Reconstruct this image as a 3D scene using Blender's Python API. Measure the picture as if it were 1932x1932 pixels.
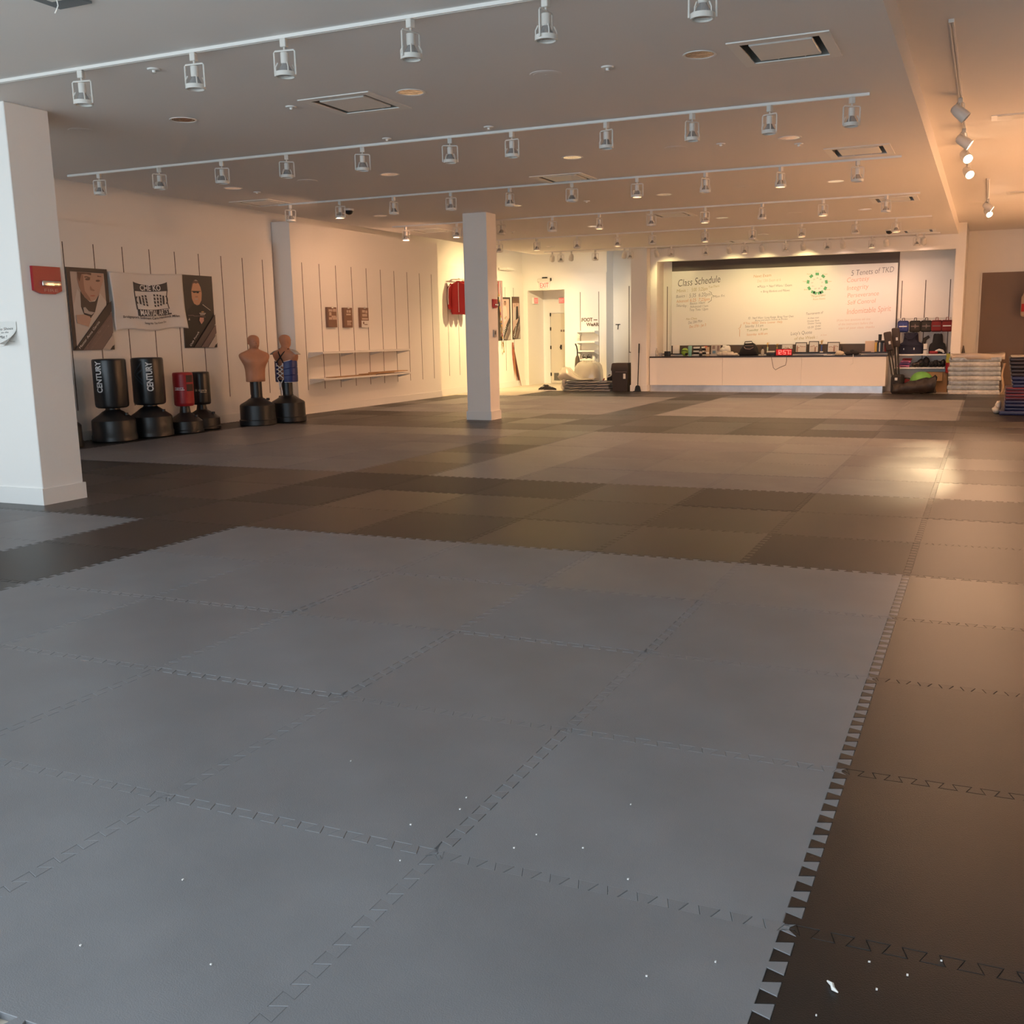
import bpy, bmesh, math, random
from mathutils import Vector, Matrix
random.seed(7)
R = math.radians
PI = math.pi
S = bpy.context.scene
COL = S.collection
for o in list(bpy.data.objects):
    bpy.data.objects.remove(o)

# ------------------------------------------------------------------ camera
F, YAW, PITCH, ROLL, CAMZ = 1927.28, 0.411605, 0.177647, -0.0160082, 1.46714
PCX, PCY = 1015.82, 975.4
_f = Vector((-math.sin(YAW), math.cos(YAW), 0)); _r = Vector((math.cos(YAW), math.sin(YAW), 0)); _u = Vector((0, 0, 1))
FW = _f*math.cos(PITCH) - _u*math.sin(PITCH)
U2 = _u*math.cos(PITCH) + _f*math.sin(PITCH)
RT = _r*math.cos(ROLL) + U2*math.sin(ROLL)
UP = U2*math.cos(ROLL) - _r*math.sin(ROLL)
cd = bpy.data.cameras.new('camera'); cam = bpy.data.objects.new('camera', cd); COL.objects.link(cam)
M = Matrix((RT, UP, -FW)).transposed().to_4x4(); M.translation = (0, 0, CAMZ)
cam.matrix_world = M
cd.sensor_fit = 'HORIZONTAL'; cd.sensor_width = 36.0; cd.lens = F/1932*36.0
cd.shift_x = -(PCX-966)/1932; cd.shift_y = (PCY-966)/1932
cd.clip_start = 0.05; cd.clip_end = 200
S.camera = cam

# ------------------------------------------------------------------ world, daylight, exposure
w = bpy.data.worlds.new('sky'); S.world = w; w.use_nodes = True
w.node_tree.nodes['Background'].inputs[0].default_value = (0.62, 0.80, 1.0, 1)
w.node_tree.nodes['Background'].inputs[1].default_value = 1.0
S.view_settings.view_transform = 'Standard'; S.view_settings.look = 'None'
S.view_settings.exposure = 0.0; S.view_settings.gamma = 1.0; S.view_settings.use_curve_mapping = False

def area(name, loc, rot, sx, sy, p, col):
    l = bpy.data.lights.new(name, 'AREA'); l.shape = 'RECTANGLE'; l.size = sx; l.size_y = sy; l.energy = p; l.color = col
    o = bpy.data.objects.new(name, l); COL.objects.link(o); o.location = loc; o.rotation_euler = rot
    return o
def spot(name, loc, target, p, col, ang, blend=0.6, rad=0.04, parent=None):
    l = bpy.data.lights.new(name, 'SPOT'); l.energy = p; l.color = col; l.spot_size = R(ang); l.spot_blend = blend; l.shadow_soft_size = rad
    o = bpy.data.objects.new(name, l); COL.objects.link(o); o.location = loc
    d = Vector(target) - Vector(loc); o.rotation_euler = d.to_track_quat('-Z', 'Y').to_euler()
    return o
DAY = (0.77, 0.905, 1.0)
WARM = (1.0, 0.52, 0.25)
YEL = (1.0, 0.72, 0.33)
area('daylight_shopfront', (-5.6, -1.75, 1.75), (R(90), 0, 0), 12.6, 2.9, 445, DAY)
RIGHT_P = 1620; BOARD_P = 40; FOOT_P = 160; EXIT_P = 620; TRACK_FILL_P = 62

# ------------------------------------------------------------------ pixel rays -> points at true depth
def ray(x, y): return RT*((x-PCX)/F) - UP*((y-PCY)/F) + FW
def onX(x, y, X): d = ray(x, y); t = X/d.x; return Vector((X, d.y*t, CAMZ+d.z*t))
def onY(x, y, Y): d = ray(x, y); t = Y/d.y; return Vector((d.x*t, Y, CAMZ+d.z*t))
def onZ(x, y, Z): d = ray(x, y); t = (Z-CAMZ)/d.z; return Vector((d.x*t, d.y*t, Z))
def toPx(p):
    d = Vector(p) - Vector((0, 0, CAMZ)); z = d.dot(FW)
    if z < .05: return None
    return (PCX+F*d.dot(RT)/z, PCY-F*d.dot(UP)/z)

# ------------------------------------------------------------------ materials
MATS = {}
def mat(name, col, rough=.6, metal=0, bump=0, bscale=40, var=0, vscale=6, emit=None, es=0, alpha=1, trans=0, coat=0, spec=.5, objvar=0):
    if name in MATS: return MATS[name]
    m = bpy.data.materials.new(name); m.use_nodes = True; nt = m.node_tree; b = nt.nodes['Principled BSDF']
    b.inputs['Base Color'].default_value = (*col, 1); b.inputs['Roughness'].default_value = rough; b.inputs['Metallic'].default_value = metal
    b.inputs['Alpha'].default_value = alpha; b.inputs['Transmission Weight'].default_value = trans; b.inputs['Coat Weight'].default_value = coat
    b.inputs['Specular IOR Level'].default_value = spec
    if emit: b.inputs['Emission Color'].default_value = (*emit, 1); b.inputs['Emission Strength'].default_value = es
    tc = nt.nodes.new('ShaderNodeTexCoord')
    if var:
        n = nt.nodes.new('ShaderNodeTexNoise'); n.inputs['Scale'].default_value = vscale; n.inputs['Detail'].default_value = 5
        nt.links.new(tc.outputs['Object'], n.inputs['Vector'])
        mr = nt.nodes.new('ShaderNodeMapRange'); mr.inputs[1].default_value = .3; mr.inputs[2].default_value = .7
        mr.inputs[3].default_value = 1-var; mr.inputs[4].default_value = 1+var
        nt.links.new(n.outputs['Fac'], mr.inputs[0])
        mx = nt.nodes.new('ShaderNodeVectorMath'); mx.operation = 'SCALE'; mx.inputs[0].default_value = col
        nt.links.new(mr.outputs[0], mx.inputs['Scale']); last = mx
        if objvar:
            oi = nt.nodes.new('ShaderNodeObjectInfo'); m2 = nt.nodes.new('ShaderNodeMapRange')
            m2.inputs[3].default_value = 1-objvar; m2.inputs[4].default_value = 1+objvar
            nt.links.new(oi.outputs['Random'], m2.inputs[0])
            mx2 = nt.nodes.new('ShaderNodeVectorMath'); mx2.operation = 'SCALE'
            nt.links.new(mx.outputs[0], mx2.inputs[0]); nt.links.new(m2.outputs[0], mx2.inputs['Scale']); last = mx2
            m3 = nt.nodes.new('ShaderNodeMapRange'); m3.inputs[3].default_value = rough-.09; m3.inputs[4].default_value = rough+.09
            nt.links.new(oi.outputs['Random'], m3.inputs[0]); nt.links.new(m3.outputs[0], b.inputs['Roughness'])
        nt.links.new(last.outputs[0], b.inputs['Base Color'])
    if bump:
        n = nt.nodes.new('ShaderNodeTexNoise'); n.inputs['Scale'].default_value = bscale; n.inputs['Detail'].default_value = 3
        nt.links.new(tc.outputs['Object'], n.inputs['Vector'])
        bp = nt.nodes.new('ShaderNodeBump'); bp.inputs['Strength'].default_value = bump; bp.inputs['Distance'].default_value = .01
        nt.links.new(n.outputs['Fac'], bp.inputs['Height']); nt.links.new(bp.outputs[0], b.inputs['Normal'])
    MATS[name] = m
    return m
WALL = mat('white_wall_paint', (.88, .85, .81), .75, bump=.05, bscale=120)
CEIL = mat('ceiling_paint', (.80, .765, .735), .8, bump=.04, bscale=150)
TRIMW = mat('white_trim_paint', (.85, .83, .80), .45)
SLOT = mat('dark_slot', (.10, .07, .055), .6)
CONC = mat('pale_concrete', (.62, .55, .46), .45, var=.08, vscale=3, bump=.05)
GREY = mat('grey_foam', (.192, .195, .207), .43, var=.10, vscale=2.2, bump=.14, bscale=260, objvar=.07, spec=.5)
BLACK = mat('black_foam', (.014, .0123, .0112), .37, var=.18, vscale=2.2, bump=.14, bscale=260, objvar=.22, spec=.44)
WHITEM = mat('white_metal', (.82, .80, .76), .4)
LAMPW = mat('lamp_white', (.72, .69, .64), .45)
BULB = mat('bulb_reflector', (.55, .55, .55), .25, metal=.7)
LENS = mat('bulb_lens', (.35, .34, .33), .15, coat=.5)
CHROME = mat('chrome', (.86, .83, .78), .12, metal=1, bump=.25, bscale=18)
DARK = mat('dark_void', (.012, .012, .012), .8)
BLKP = mat('black_plastic', (.014, .014, .015), .38, bump=.06, bscale=90)
BLKV = mat('black_vinyl', (.012, .012, .013), .3, bump=.05, bscale=60)
BLKC = mat('black_cloth', (.02, .019, .022), .85, bump=.3, bscale=120)
NAVY = mat('navy_cloth', (.012, .013, .035), .75, bump=.3, bscale=120)
REDV = mat('red_vinyl', (.34, .015, .02), .4, bump=.1, bscale=70)
REDC = mat('red_cloth', (.42, .018, .022), .7, bump=.2, bscale=50)
REDD = mat('dark_red_cloth', (.24, .02, .022), .75, bump=.2, bscale=60)
BLUEC = mat('blue_cloth', (.03, .05, .22), .6, bump=.2, bscale=60)
WHITEC = mat('white_cloth', (.78, .76, .74), .8, bump=.2, bscale=40)
SKIN = mat('flesh_rubber', (.50, .235, .135), .5, var=.06, vscale=8, bump=.05)
BROWN = mat('dark_brown_panel', (.085, .062, .05), .5)
BOARDM = mat('whiteboard_gloss', (.86, .85, .82), .28)
CARD = mat('cardboard', (.40, .23, .11), .8, var=.08)
WOOD = mat('pale_wood', (.46, .28, .14), .6, var=.15, vscale=9)
REDW = mat('red_brown_board', (.30, .08, .05), .6, var=.15)
INKK = mat('ink_black', (.075, .07, .07), .6)
INKG = mat('ink_green', (.20, .26, .10), .6)
INKGR = mat('ink_bright_green', (.12, .42, .22), .6)
INKO = mat('ink_orange', (.62, .30, .12), .6)
INKR = mat('ink_red', (.76, .44, .36), .6)
INKP = mat('ink_faint_pink', (.72, .55, .48), .6)
INKB = mat('ink_slate', (.20, .20, .23), .6)
INKY = mat('ink_olive', (.42, .36, .16), .6)
PAPER = mat('paper', (.80, .78, .74), .8)
PLASTIC = mat('clear_plastic_film', (.72, .68, .60), .18, bump=.6, bscale=14, alpha=.62, coat=.6)
WRAP = mat('plastic_wrapped_foam', (.30, .335, .36), .22, bump=.7, bscale=16, coat=.7, var=.25, vscale=9)
FILM = mat('crumpled_film', (.62, .56, .47), .2, bump=.7, bscale=16, coat=.5)
REDP = mat('red_plastic', (.36, .012, .018), .35)
GOLD = mat('gold_metal', (.75, .52, .18), .3, metal=1)
LETW = mat('white_lettering', (.80, .80, .80), .55)

# ------------------------------------------------------------------ mesh helpers
class MB:
    def __init__(s): s.v = []; s.f = []; s.mi = []; s.cur = 0
    def add(s, vs, fs):
        k = len(s.v); s.v += [tuple(v) for v in vs]; s.f += [tuple(i+k for i in f) for f in fs]; s.mi += [s.cur]*len(fs); return s
    def box(s, a, b):
        (x0, y0, z0), (x1, y1, z1) = a, b
        return s.add([(x0,y0,z0),(x1,y0,z0),(x1,y1,z0),(x0,y1,z0),(x0,y0,z1),(x1,y0,z1),(x1,y1,z1),(x0,y1,z1)],
                     [(0,3,2,1),(4,5,6,7),(0,1,5,4),(1,2,6,5),(2,3,7,6),(3,0,4,7)])
    def cb(s, c, d): return s.box([c[i]-d[i]/2 for i in range(3)], [c[i]+d[i]/2 for i in range(3)])
    def rbox(s, a, b, r=.01, seg=2):
        bm = bmesh.new(); t = MB().box(a, b)
        vs = [bm.verts.new(v) for v in t.v]; [bm.faces.new([vs[i] for i in f]) for f in t.f]
        r = min(r, .49*min(abs(b[i]-a[i]) for i in range(3)))
        bmesh.ops.bevel(bm, geom=bm.edges[:], offset=r, segments=seg, profile=.5, affect='EDGES')
        bm.verts.index_update(); s.add([v.co.copy() for v in bm.verts], [[v.index for v in f.verts] for f in bm.faces]); bm.free(); return s
    def rings(s, rs, cap=True, close=True):
        n = len(rs[0]); vs = [p for r in rs for p in r]; fs = []
        for i in range(len(rs)-1):
            for j in range(n if close else n-1):
                k = (j+1) % n; fs.append((i*n+j, i*n+k, (i+1)*n+k, (i+1)*n+j))
        if cap: fs.append(tuple(range(n-1, -1, -1))); fs.append(tuple((len(rs)-1)*n+j for j in range(n)))
        return s.add(vs, fs)
    def lathe(s, prof, c=(0,0,0), n=28, cap=True):
        return s.rings([[(c[0]+r*math.cos(2*PI*j/n), c[1]+r*math.sin(2*PI*j/n), c[2]+z) for j in range(n)] for r, z in prof], cap)
    def tube(s, pts, r, n=8, cap=True):
        pts = [Vector(p) for p in pts]; rs = []
        for i, p in enumerate(pts):
            d = (pts[min(i+1, len(pts)-1)] - pts[max(i-1, 0)]).normalized()
            a = d.orthogonal() if i == 0 else (a - d*a.dot(d))
            a.normalize(); b = d.cross(a); rr = r[i] if isinstance(r, (list, tuple)) else r
            rs.append([p + a*rr*math.cos(2*PI*j/n) + b*rr*math.sin(2*PI*j/n) for j in range(n)])
        return s.rings(rs, cap)
    def ball(s, c, rx, ry=None, rz=None, n=16, m=10):
        ry = ry or rx; rz = rz or rx
        return s.rings([[(c[0]+rx*math.sin(t)*math.cos(2*PI*j/n), c[1]+ry*math.sin(t)*math.sin(2*PI*j/n), c[2]-rz*math.cos(t)) for j in range(n)] for t in [PI*(i+.02)/(m+.04) for i in range(m+1)]])
    def prism(s, poly, n, t):
        """flat polygon (3D points) with thickness t along n"""
        n = Vector(n)*t; k = len(poly); a = [Vector(p) for p in poly]; b = [p+n for p in a]
        return s.add(a+b, [tuple(range(k-1, -1, -1)), tuple(range(k, 2*k))]+[(i, (i+1)%k, k+(i+1)%k, k+i) for i in range(k)])
    def quad(s, a, b, c, d): return s.add([a, b, c, d], [(0, 1, 2, 3)])
    def xf(s, m): s.v = [tuple(m @ Vector(v)) for v in s.v]; return s
    def build(s, name, m, parent=None, smooth=True, ang=35):
        me = bpy.data.meshes.new(name); me.from_pydata(s.v, [], s.f)
        for mm in (m if isinstance(m, (list, tuple)) else [m]): me.materials.append(mm)
        me.polygons.foreach_set('material_index', s.mi)
        bm = bmesh.new(); bm.from_mesh(me); bmesh.ops.recalc_face_normals(bm, faces=bm.faces[:]); bm.to_mesh(me); bm.free()
        if smooth:
            me.polygons.foreach_set('use_smooth', [True]*len(me.polygons)); me.set_sharp_from_angle(angle=R(ang))
        me.update()
        o = bpy.data.objects.new(name, me); COL.objects.link(o)
        if parent: o.parent = parent
        return o
def tag(o, label, cat, group=None):
    o['label'] = label; o['category'] = cat
    if group: o['group'] = group
    return o
def thing(name, label, cat, loc=(0,0,0), rz=0, group=None):
    o = bpy.data.objects.new(name, None); COL.objects.link(o); o.empty_display_size = .1
    o.location = loc; o.rotation_euler = (0, 0, rz); return tag(o, label, cat, group)
def struct(o): o['kind'] = 'structure'; return o
def dup(root, loc, rz=None, label=None, name=None):
    r = root.copy(); COL.objects.link(r); r.location = loc
    if rz is not None: r.rotation_euler = (0, 0, rz)
    if label: r['label'] = label
    for ch in list(root.children):
        c = ch.copy(); COL.objects.link(c); c.parent = r
        for g in ch.children:
            d = g.copy(); COL.objects.link(d); d.parent = c
    return r
WORDS = ['first','second','third','fourth','fifth','sixth','seventh','eighth','ninth','tenth','eleventh','twelfth','thirteenth','fourteenth','fifteenth','sixteenth','seventeenth','eighteenth','nineteenth','twentieth','twenty-first','twenty-second','twenty-third','twenty-fourth','twenty-fifth','twenty-sixth']
def text(s, o, u, v, w, h, m, name='lettering', parent=None, off=.002, warp=None, bold=0, shear=0):
    """text stretched to a w x h box from o along u (right) and v (up)"""
    c = bpy.data.curves.new(name, 'FONT'); c.body = s; c.offset = bold; c.resolution_u = 3; c.shear = shear
    t = bpy.data.objects.new(name, c); me = bpy.data.meshes.new_from_object(t); bpy.data.objects.remove(t)
    u = Vector(u).normalized(); v = Vector(v).normalized(); n = u.cross(v)
    xs = [q.co.x for q in me.vertices]; ys = [q.co.y for q in me.vertices]
    x0, x1, y1 = min(xs), max(xs), max(ys); y0 = min(ys) if h < 0 else 0; h = abs(h); cap = .69
    for q in me.vertices:
        a = (q.co.x-x0)/(x1-x0)*w; b = (q.co.y/cap)*h
        q.co = warp(a, b) if warp else Vector(o) + u*a + v*b + n*off
    me.materials.clear(); me.materials.append(m)
    ob = bpy.data.objects.new(name, me); COL.objects.link(ob)
    if parent: ob.parent = parent
    return ob

# ================================================================== ROOM SHELL
CZ = 3.487; CR = 3.72; CU = 4.15
XL = -12.3; XS = -0.72; XC = -10.9; YB = 25.05; XR = 2.3
struct(MB().box((-14, -1.6, -.12), (XR+.2, 31.2, -.02)).build('floor', CONC))
# dropped ceiling with real holes for the vents and downlights
down = [(346,226),(775,174),(1320,103),(440,355),(735,329),(1080,297),(1490,260),(717,407),(970,388),(1253,367),(1577,342),(1362,411),(1632,395),(1120,427),(1040,465),(1440,442)]
DOWN = [onZ(x, y, CZ) for x, y in down]
vents = [(671,196,0),(1482,93,0),(1066,336,0),(1622,285,0),(497,383,0),(1268,405,0),(1688,376,0),(812,435,0),(1403,455,0),(1733,436,0)]
VENT = [onZ(x, y, CZ) for x, y, _ in vents]
VS = .33
def ceiling():
    bm = bmesh.new(); E = []
    def loop(ps):
        vs = [bm.verts.new((p[0], p[1], CZ)) for p in ps]
        for i in range(len(vs)): E.append(bm.edges.new((vs[i], vs[(i+1) % len(vs)])))
    loop([(XC+.012, -1.6), (XS-.012, -1.6), (XS-.012, YB-.012), (XC+.012, YB-.012)])
    for p in DOWN: loop([(p.x+.11*math.cos(2*PI*j/24), p.y+.11*math.sin(2*PI*j/24)) for j in range(24)])
    for p in VENT: loop([(p.x-VS, p.y-VS), (p.x+VS, p.y-VS), (p.x+VS, p.y+VS), (p.x-VS, p.y+VS)])
    bmesh.ops.triangle_fill(bm, use_beauty=True, use_dissolve=False, edges=E)
    for f in bm.faces:
        f.normal_update()
        if f.normal.z > 0: f.normal_flip()
    me = bpy.data.meshes.new('ceiling'); bm.to_mesh(me); bm.free(); me.materials.append(CEIL)
    o = bpy.data.objects.new('ceiling', me); COL.objects.link(o); struct(o)
    b = MB()
    b.box((XS-.012, -1.6, CZ), (XS, YB, CR)); b.box((XC, -1.6, CZ), (XC+.012, YB, CU)); b.box((XC, YB-.012, CZ), (-7.79, YB, CU))
    struct(b.build('ceiling_fascia', CEIL))
ceiling()
struct(MB().box((XS, -1.6, CR), (XR+.2, 27.6, CR+.1)).build('ceiling_right', CEIL))
struct(MB().box((-14, -1.6, CU), (XS, 31.2, CU+.1)).build('ceiling_upper', CEIL))
# left wall: recessed upper wall and the slotted display panel in front
def slots(wallobj, X, ys, z0, z1):
    b = MB()
    for y in ys: b.box((X-.004, y-.007, z0), (X+.0025, y+.007, z1))
    b.build('slots', SLOT, wallobj)
wl = struct(MB().box((-12.75, -1.6, -.02), (-12.45, 16.2, CU)).box((-12.75, 16.2, 3.6), (-12.45, 21.87, CU)).build('wall_left', WALL))
pn = struct(MB().box((-12.45, -1.6, -.02), (XL, 15.98, 3.18)).build('wall_left_panel', WALL))
slots(pn, XL, [11.2-.56*k for k in range(1, 6)]+[11.2+.561*k for k in range(9)], .45, 2.88)
bw = struct(MB().box((-12.75, 16.22, -.02), (-12.05, 21.87, 3.6)).build('wall_left_display', WALL))
slots(bw, -12.05, [16.54+.556*k for k in range(10)], .455, 2.87)
fw = struct(MB().box((-12.9, 21.87, -.02), (-12.45, 27.75, CU)).build('wall_left_far', WALL))
fp = struct(MB().box((-12.45, 21.9, -.02), (-12.4, 27.55, 3.18)).build('wall_left_far_panel', WALL))
slots(fp, -12.4, [22.4+.56*k for k in range(9)], .45, 2.75)
b = MB(); b.box((XL, -1.5, -.02), (XL+.015, 15.98, .14)); struct(b.build('baseboard_left', TRIMW))
b = MB(); b.box((-12.05, 16.22, -.02), (-12.035, 21.87, .14)); b.box((-12.44, 16.205, -.02), (-12.05, 16.22, .14)); struct(b.build('baseboard_left_display', TRIMW))
struct(MB().box((-12.4, 21.9, -.02), (-12.385, 27.6, .14)).build('baseboard_left_far', TRIMW))
# exit wall with door opening and corridor
EY = 27.6
oL, oR, oT = -12.28, -11.13, 2.69
b = MB(); b.box((-12.6, EY, -.02), (oL, EY+.15, CU)); b.box((oR, EY, -.02), (-9.85, EY+.55, CU)); b.box((oL, EY, oT), (oR, EY+.15, CU))
ew = struct(b.build('wall_exit', WALL))
b = MB(); b.box((-12.5, EY+.15, -.02), (-12.3, 30.2, 2.9)); struct(b.build('wall_corridor_left', WALL))
struct(MB().box((-11.0, EY+.55, -.02), (-10.9, 30.2, 2.9)).build('wall_corridor_right', WALL))
struct(MB().box((-12.5, 28.8, -.02), (-10.9, 28.95, 2.9)).build('wall_corridor_back', WALL))
struct(MB().box((-12.5, EY+.15, 2.85), (-10.9, 28.95, 2.95)).build('ceiling_corridor', CEIL))
# footwear panel, then recess to the right
pF = struct(MB().box((-10.97, EY-.05, -.02), (-9.85, EY, 3.12)).build('wall_footwear_panel', WALL))
b = MB()
for x in (onY(1095, 600, EY-.05).x, onY(1130, 600, EY-.05).x): b.box((x-.008, EY-.053, .3), (x+.008, EY-.046, 2.6))
b.build('slots', SLOT, pF)
b = MB().box((-9.9, 28.15, -.02), (-7.0, 28.35, CU)); rw = struct(b.build('wall_recess', WALL))
b = MB(); xx = onY(1187, 600, 28.15).x; b.box((xx-.012, 28.146, .4), (xx+.012, 28.15, 2.75)); b.build('slots', SLOT, rw)
# alcove behind the counter
AY = 25.9
al = MB(); al.box((-8.25, AY, -.02), (-.55, AY+.15, CU))
aw = struct(al.build('wall_alcove', WALL))
b = MB()
for px in (1259, 1701, 1745.5, 1792): x = onY(px, 560, AY).x; b.box((x-.009, AY-.003, .5), (x+.009, AY+.004, 2.55 if px > 1600 else 2.6))
b.build('slots', SLOT, aw)
b = MB(); z0 = 3.17
b.box((-7.79, YB, z0), (-.55, YB+.2, CZ)); b.box((-.755, YB, -.02), (-.55, YB+.2, z0)); b.box((-7.79, YB, -.02), (-7.62, YB+.2, z0))
b.box((-.62, YB+.2, -.02), (-.55, AY, CU)); b.box((-7.79, YB+.2, -.02), (-7.7, AY, CU)); b.box((-7.79, YB, CZ), (-.55, AY, CU))
struct(b.build('trim_1', WALL))
# right zone
struct(MB().box((-.55, 27.4, -.02), (XR+.2, 27.6, CR)).build('wall_back_right', WALL))
struct(MB().box((XR, 9.6, -.02), (XR+.2, 27.6, CR)).build('wall_right', WALL)); struct(MB().box((XR, -1.6, -.02), (XR+.2, 9.6, CR)).build('wall_right_near', mat('bounce_damping_tan', (.50, .43, .37), .6)))  # unseen near stretch, tan tone invented to damp bounce on ceiling and mats
struct(MB().box((-.62, AY+.15, -.02), (-.55, 27.4, CR)).build('wall_alcove_side', WALL))
# shop front behind the camera: sill, lintel, mullions, open to the daylight
b = MB(); b.box((-14, -1.6, -.02), (XR, -1.45, .28)); b.box((-14, -1.6, 3.22), (XR, -1.45, CU)); b.box((-14, -1.6, .28), (-12, -1.45, 3.22)); b.box((.8, -1.6, .28), (XR, -1.45, 3.22))
struct(b.build('wall_front', WALL))
b = MB()
for x in (-9.8, -7.6, -5.4, -3.2, -1.0): b.box((x-.04, -1.58, .28), (x+.04, -1.48, 3.22))
struct(b.build('window_1', mat('aluminium', (.5, .5, .52), .4, metal=.8)))
# ------------------------------------------------------------------ structural columns
def column(name, label, x0, x1, y0, y1, bb=True):
    t = thing(name, label, 'column', ((x0+x1)/2, (y0+y1)/2, 0))
    a = (x1-x0)/2; c = (y1-y0)/2
    MB().rbox((-a, -c, 0), (a, c, CZ), .006, 1).build('shaft', WALL, t)
    if bb:
        b = MB(); k = .016
        b.box((-a-k, -c-k, 0), (a+k, -c, .15)); b.box((-a-k, c, 0), (a+k, c+k, .15)); b.box((-a-k, -c, 0), (-a, c, .15)); b.box((a, -c, 0), (a+k, c, .15))
        b.build('baseboard', TRIMW, t)
    return t
column('column', 'wide white square column at the far left of the photo with a red fire alarm', -8.40, -7.795, 6.62, 7.08)
column('column', 'slim white column standing alone on the black mats near the middle', -8.28, -7.83, 15.95, 16.32)
c3 = column('column', 'white column at the left end of the long counter with dustpan leaning on it', -8.2, -7.79, 24.75, 25.04)
# ================================================================== FOAM MATS
def edgecurve(n=12, d=.021):
    p = 1/n; f = .09*p; pts = [(0, 0), (.12*p, 0)]
    for i in range(n):
        a = i*p
        pts += [(a+.25*p-f*0-.05*p, -d if i else 0)] if False else []
        pts += [(a+.25*p+f, -d), (a+.25*p-f, d), (a+.75*p+f, d), (a+.75*p-f, -d)]
    pts += [(1-.06*p, -d*0), (1, 0)]
    return pts
EC = edgecurve()
def tile_mesh(name, m):
    bot = EC[:-1]; right = [(1-0+(-y), x) for x, y in EC[:-1]]; top = [(x, 1+y) for x, y in reversed(EC)][:-1]; left = [(-y, x) for x, y in reversed(EC)][:-1]
    P = bot + right + top + left
    n = len(P)
    def inset(e):
        out = []
        for i in range(n):
            a, b, c = Vector(P[i-1]), Vector(P[i]), Vector(P[(i+1) % n])
            d1 = (b-a).normalized(); d2 = (c-b).normalized(); n1 = Vector((-d1.y, d1.x)); n2 = Vector((-d2.y, d2.x))
            k = n1+n2; k = k/max(.35, (1+n1.dot(n2))); out.append(b+k*e)
        return out
    r = [[(p.x, p.y, -.018) for p in inset(.0004)], [(p.x, p.y, -.0012) for p in inset(.0004)], [(p.x, p.y, 0) for p in inset(.0016)]]
    me = bpy.data.meshes.new(name); v = [p for q in r for p in q]
    f = [(i*n+j, i*n+(j+1) % n, (i+1)*n+(j+1) % n, (i+1)*n+j) for i in range(2) for j in range(n)]+[tuple(2*n+j for j in range(n))]
    me.from_pydata(v, [], f); me.materials.append(m)
    bm = bmesh.new(); bm.from_mesh(me); bmesh.ops.triangulate(bm, faces=[q for q in bm.faces if len(q.verts) > 4]); bm.to_mesh(me); bm.free(); me.update()
    return me
TG = tile_mesh('grey_mat', GREY); TB = tile_mesh('black_mat', BLACK)
def rowY(r): return 6.37 + (r*1.0127 if r >= 0 else r*1.0)
cand = []
for r in range(-6, 18):
    for k in range(-12, 3):
        y0, y1 = rowY(r), rowY(r+1); x0 = -.37+k; x1 = x0+1
        if k == -12:
            x1 = -11.37; x0 = -12.28
            if y1 > 15.9 and y0 < 21.9: x0 = -12.03
        if k == 2: x1 = XR-.02
        ok = False; area_ = 0
        q = [toPx((x, y, 0)) for x, y in ((x0, y0), (x1, y0), (x1, y1), (x0, y1), ((x0+x1)/2, (y0+y1)/2))]
        if all(c for c in q): ok = any(-20 < c[0] < 1952 and c[1] < 1960 for c in q)
        elif any(q): ok = any(c and -200 < c[0] < 2130 and c[1] < 1990 for c in q)
        if not ok: continue
        g = (r in range(-5, 0) or r in range(3, 8) or r in range(11, 16)) and (k in range(-5, 0) or k in range(-11, -6))
        cand.append((y0, r, k, x0, x1, y1, g))
cand.sort()
for i, (y0, r, k, x0, x1, y1, g) in enumerate(cand):
    if r > 15 and k < -10: continue
    o = bpy.data.objects.new('foam_floor_mat', TG if g else TB); COL.objects.link(o)
    o.location = (x0, y0, random.uniform(-.0012, .0004)); o.scale = (x1-x0, y1-y0, 1)
    side = f'{WORDS[k]} column right of' if k >= 0 else f'{WORDS[-k-1]} column left of'
    tag(o, f"{'light grey' if g else 'black'} foam mat, {WORDS[r+6]} row from the front, {side} the toothed seam", 'floor mat', 'interlocking foam floor mats')
# small specks of lint and a scrap of white fluff on the near mats
fl = MB(); random.seed(3)
for px, py in [(1190,1518),(1350,1815),(1220,1842),(662,1436),(755,1624),(775,1556),(152,1784),(398,1820),(1712,1840),(1654,1867),(1776,1813),(970,1600),(1012,1575),(1100,1600),(1185,1659),(868,1527),(880,1505),(345,1660),(1640,1815),(1540,1916)]:
    p = onZ(px, py, .001); s = .0035; fl.cb((p.x, p.y, p.z+.001), (s*random.uniform(.8, 1.6), s*random.uniform(.8, 1.6), .003))
o = fl.build('lint_specks', WHITEC); o['kind'] = 'stuff'; tag(o, 'scattered specks of white lint on the nearest foam mats', 'lint')
p = onZ(1569, 1863, .002)
o = MB().tube([(p.x-.012, p.y+.018, .004), (p.x, p.y+.006, .006), (p.x+.004, p.y-.006, .004), (p.x+.016, p.y-.016, .004)], [.002, .005, .005, .0015], 6).build('paper_scrap', PAPER)
tag(o, 'tiny torn scrap of white paper on the near black mat at lower right', 'scrap')

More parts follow.
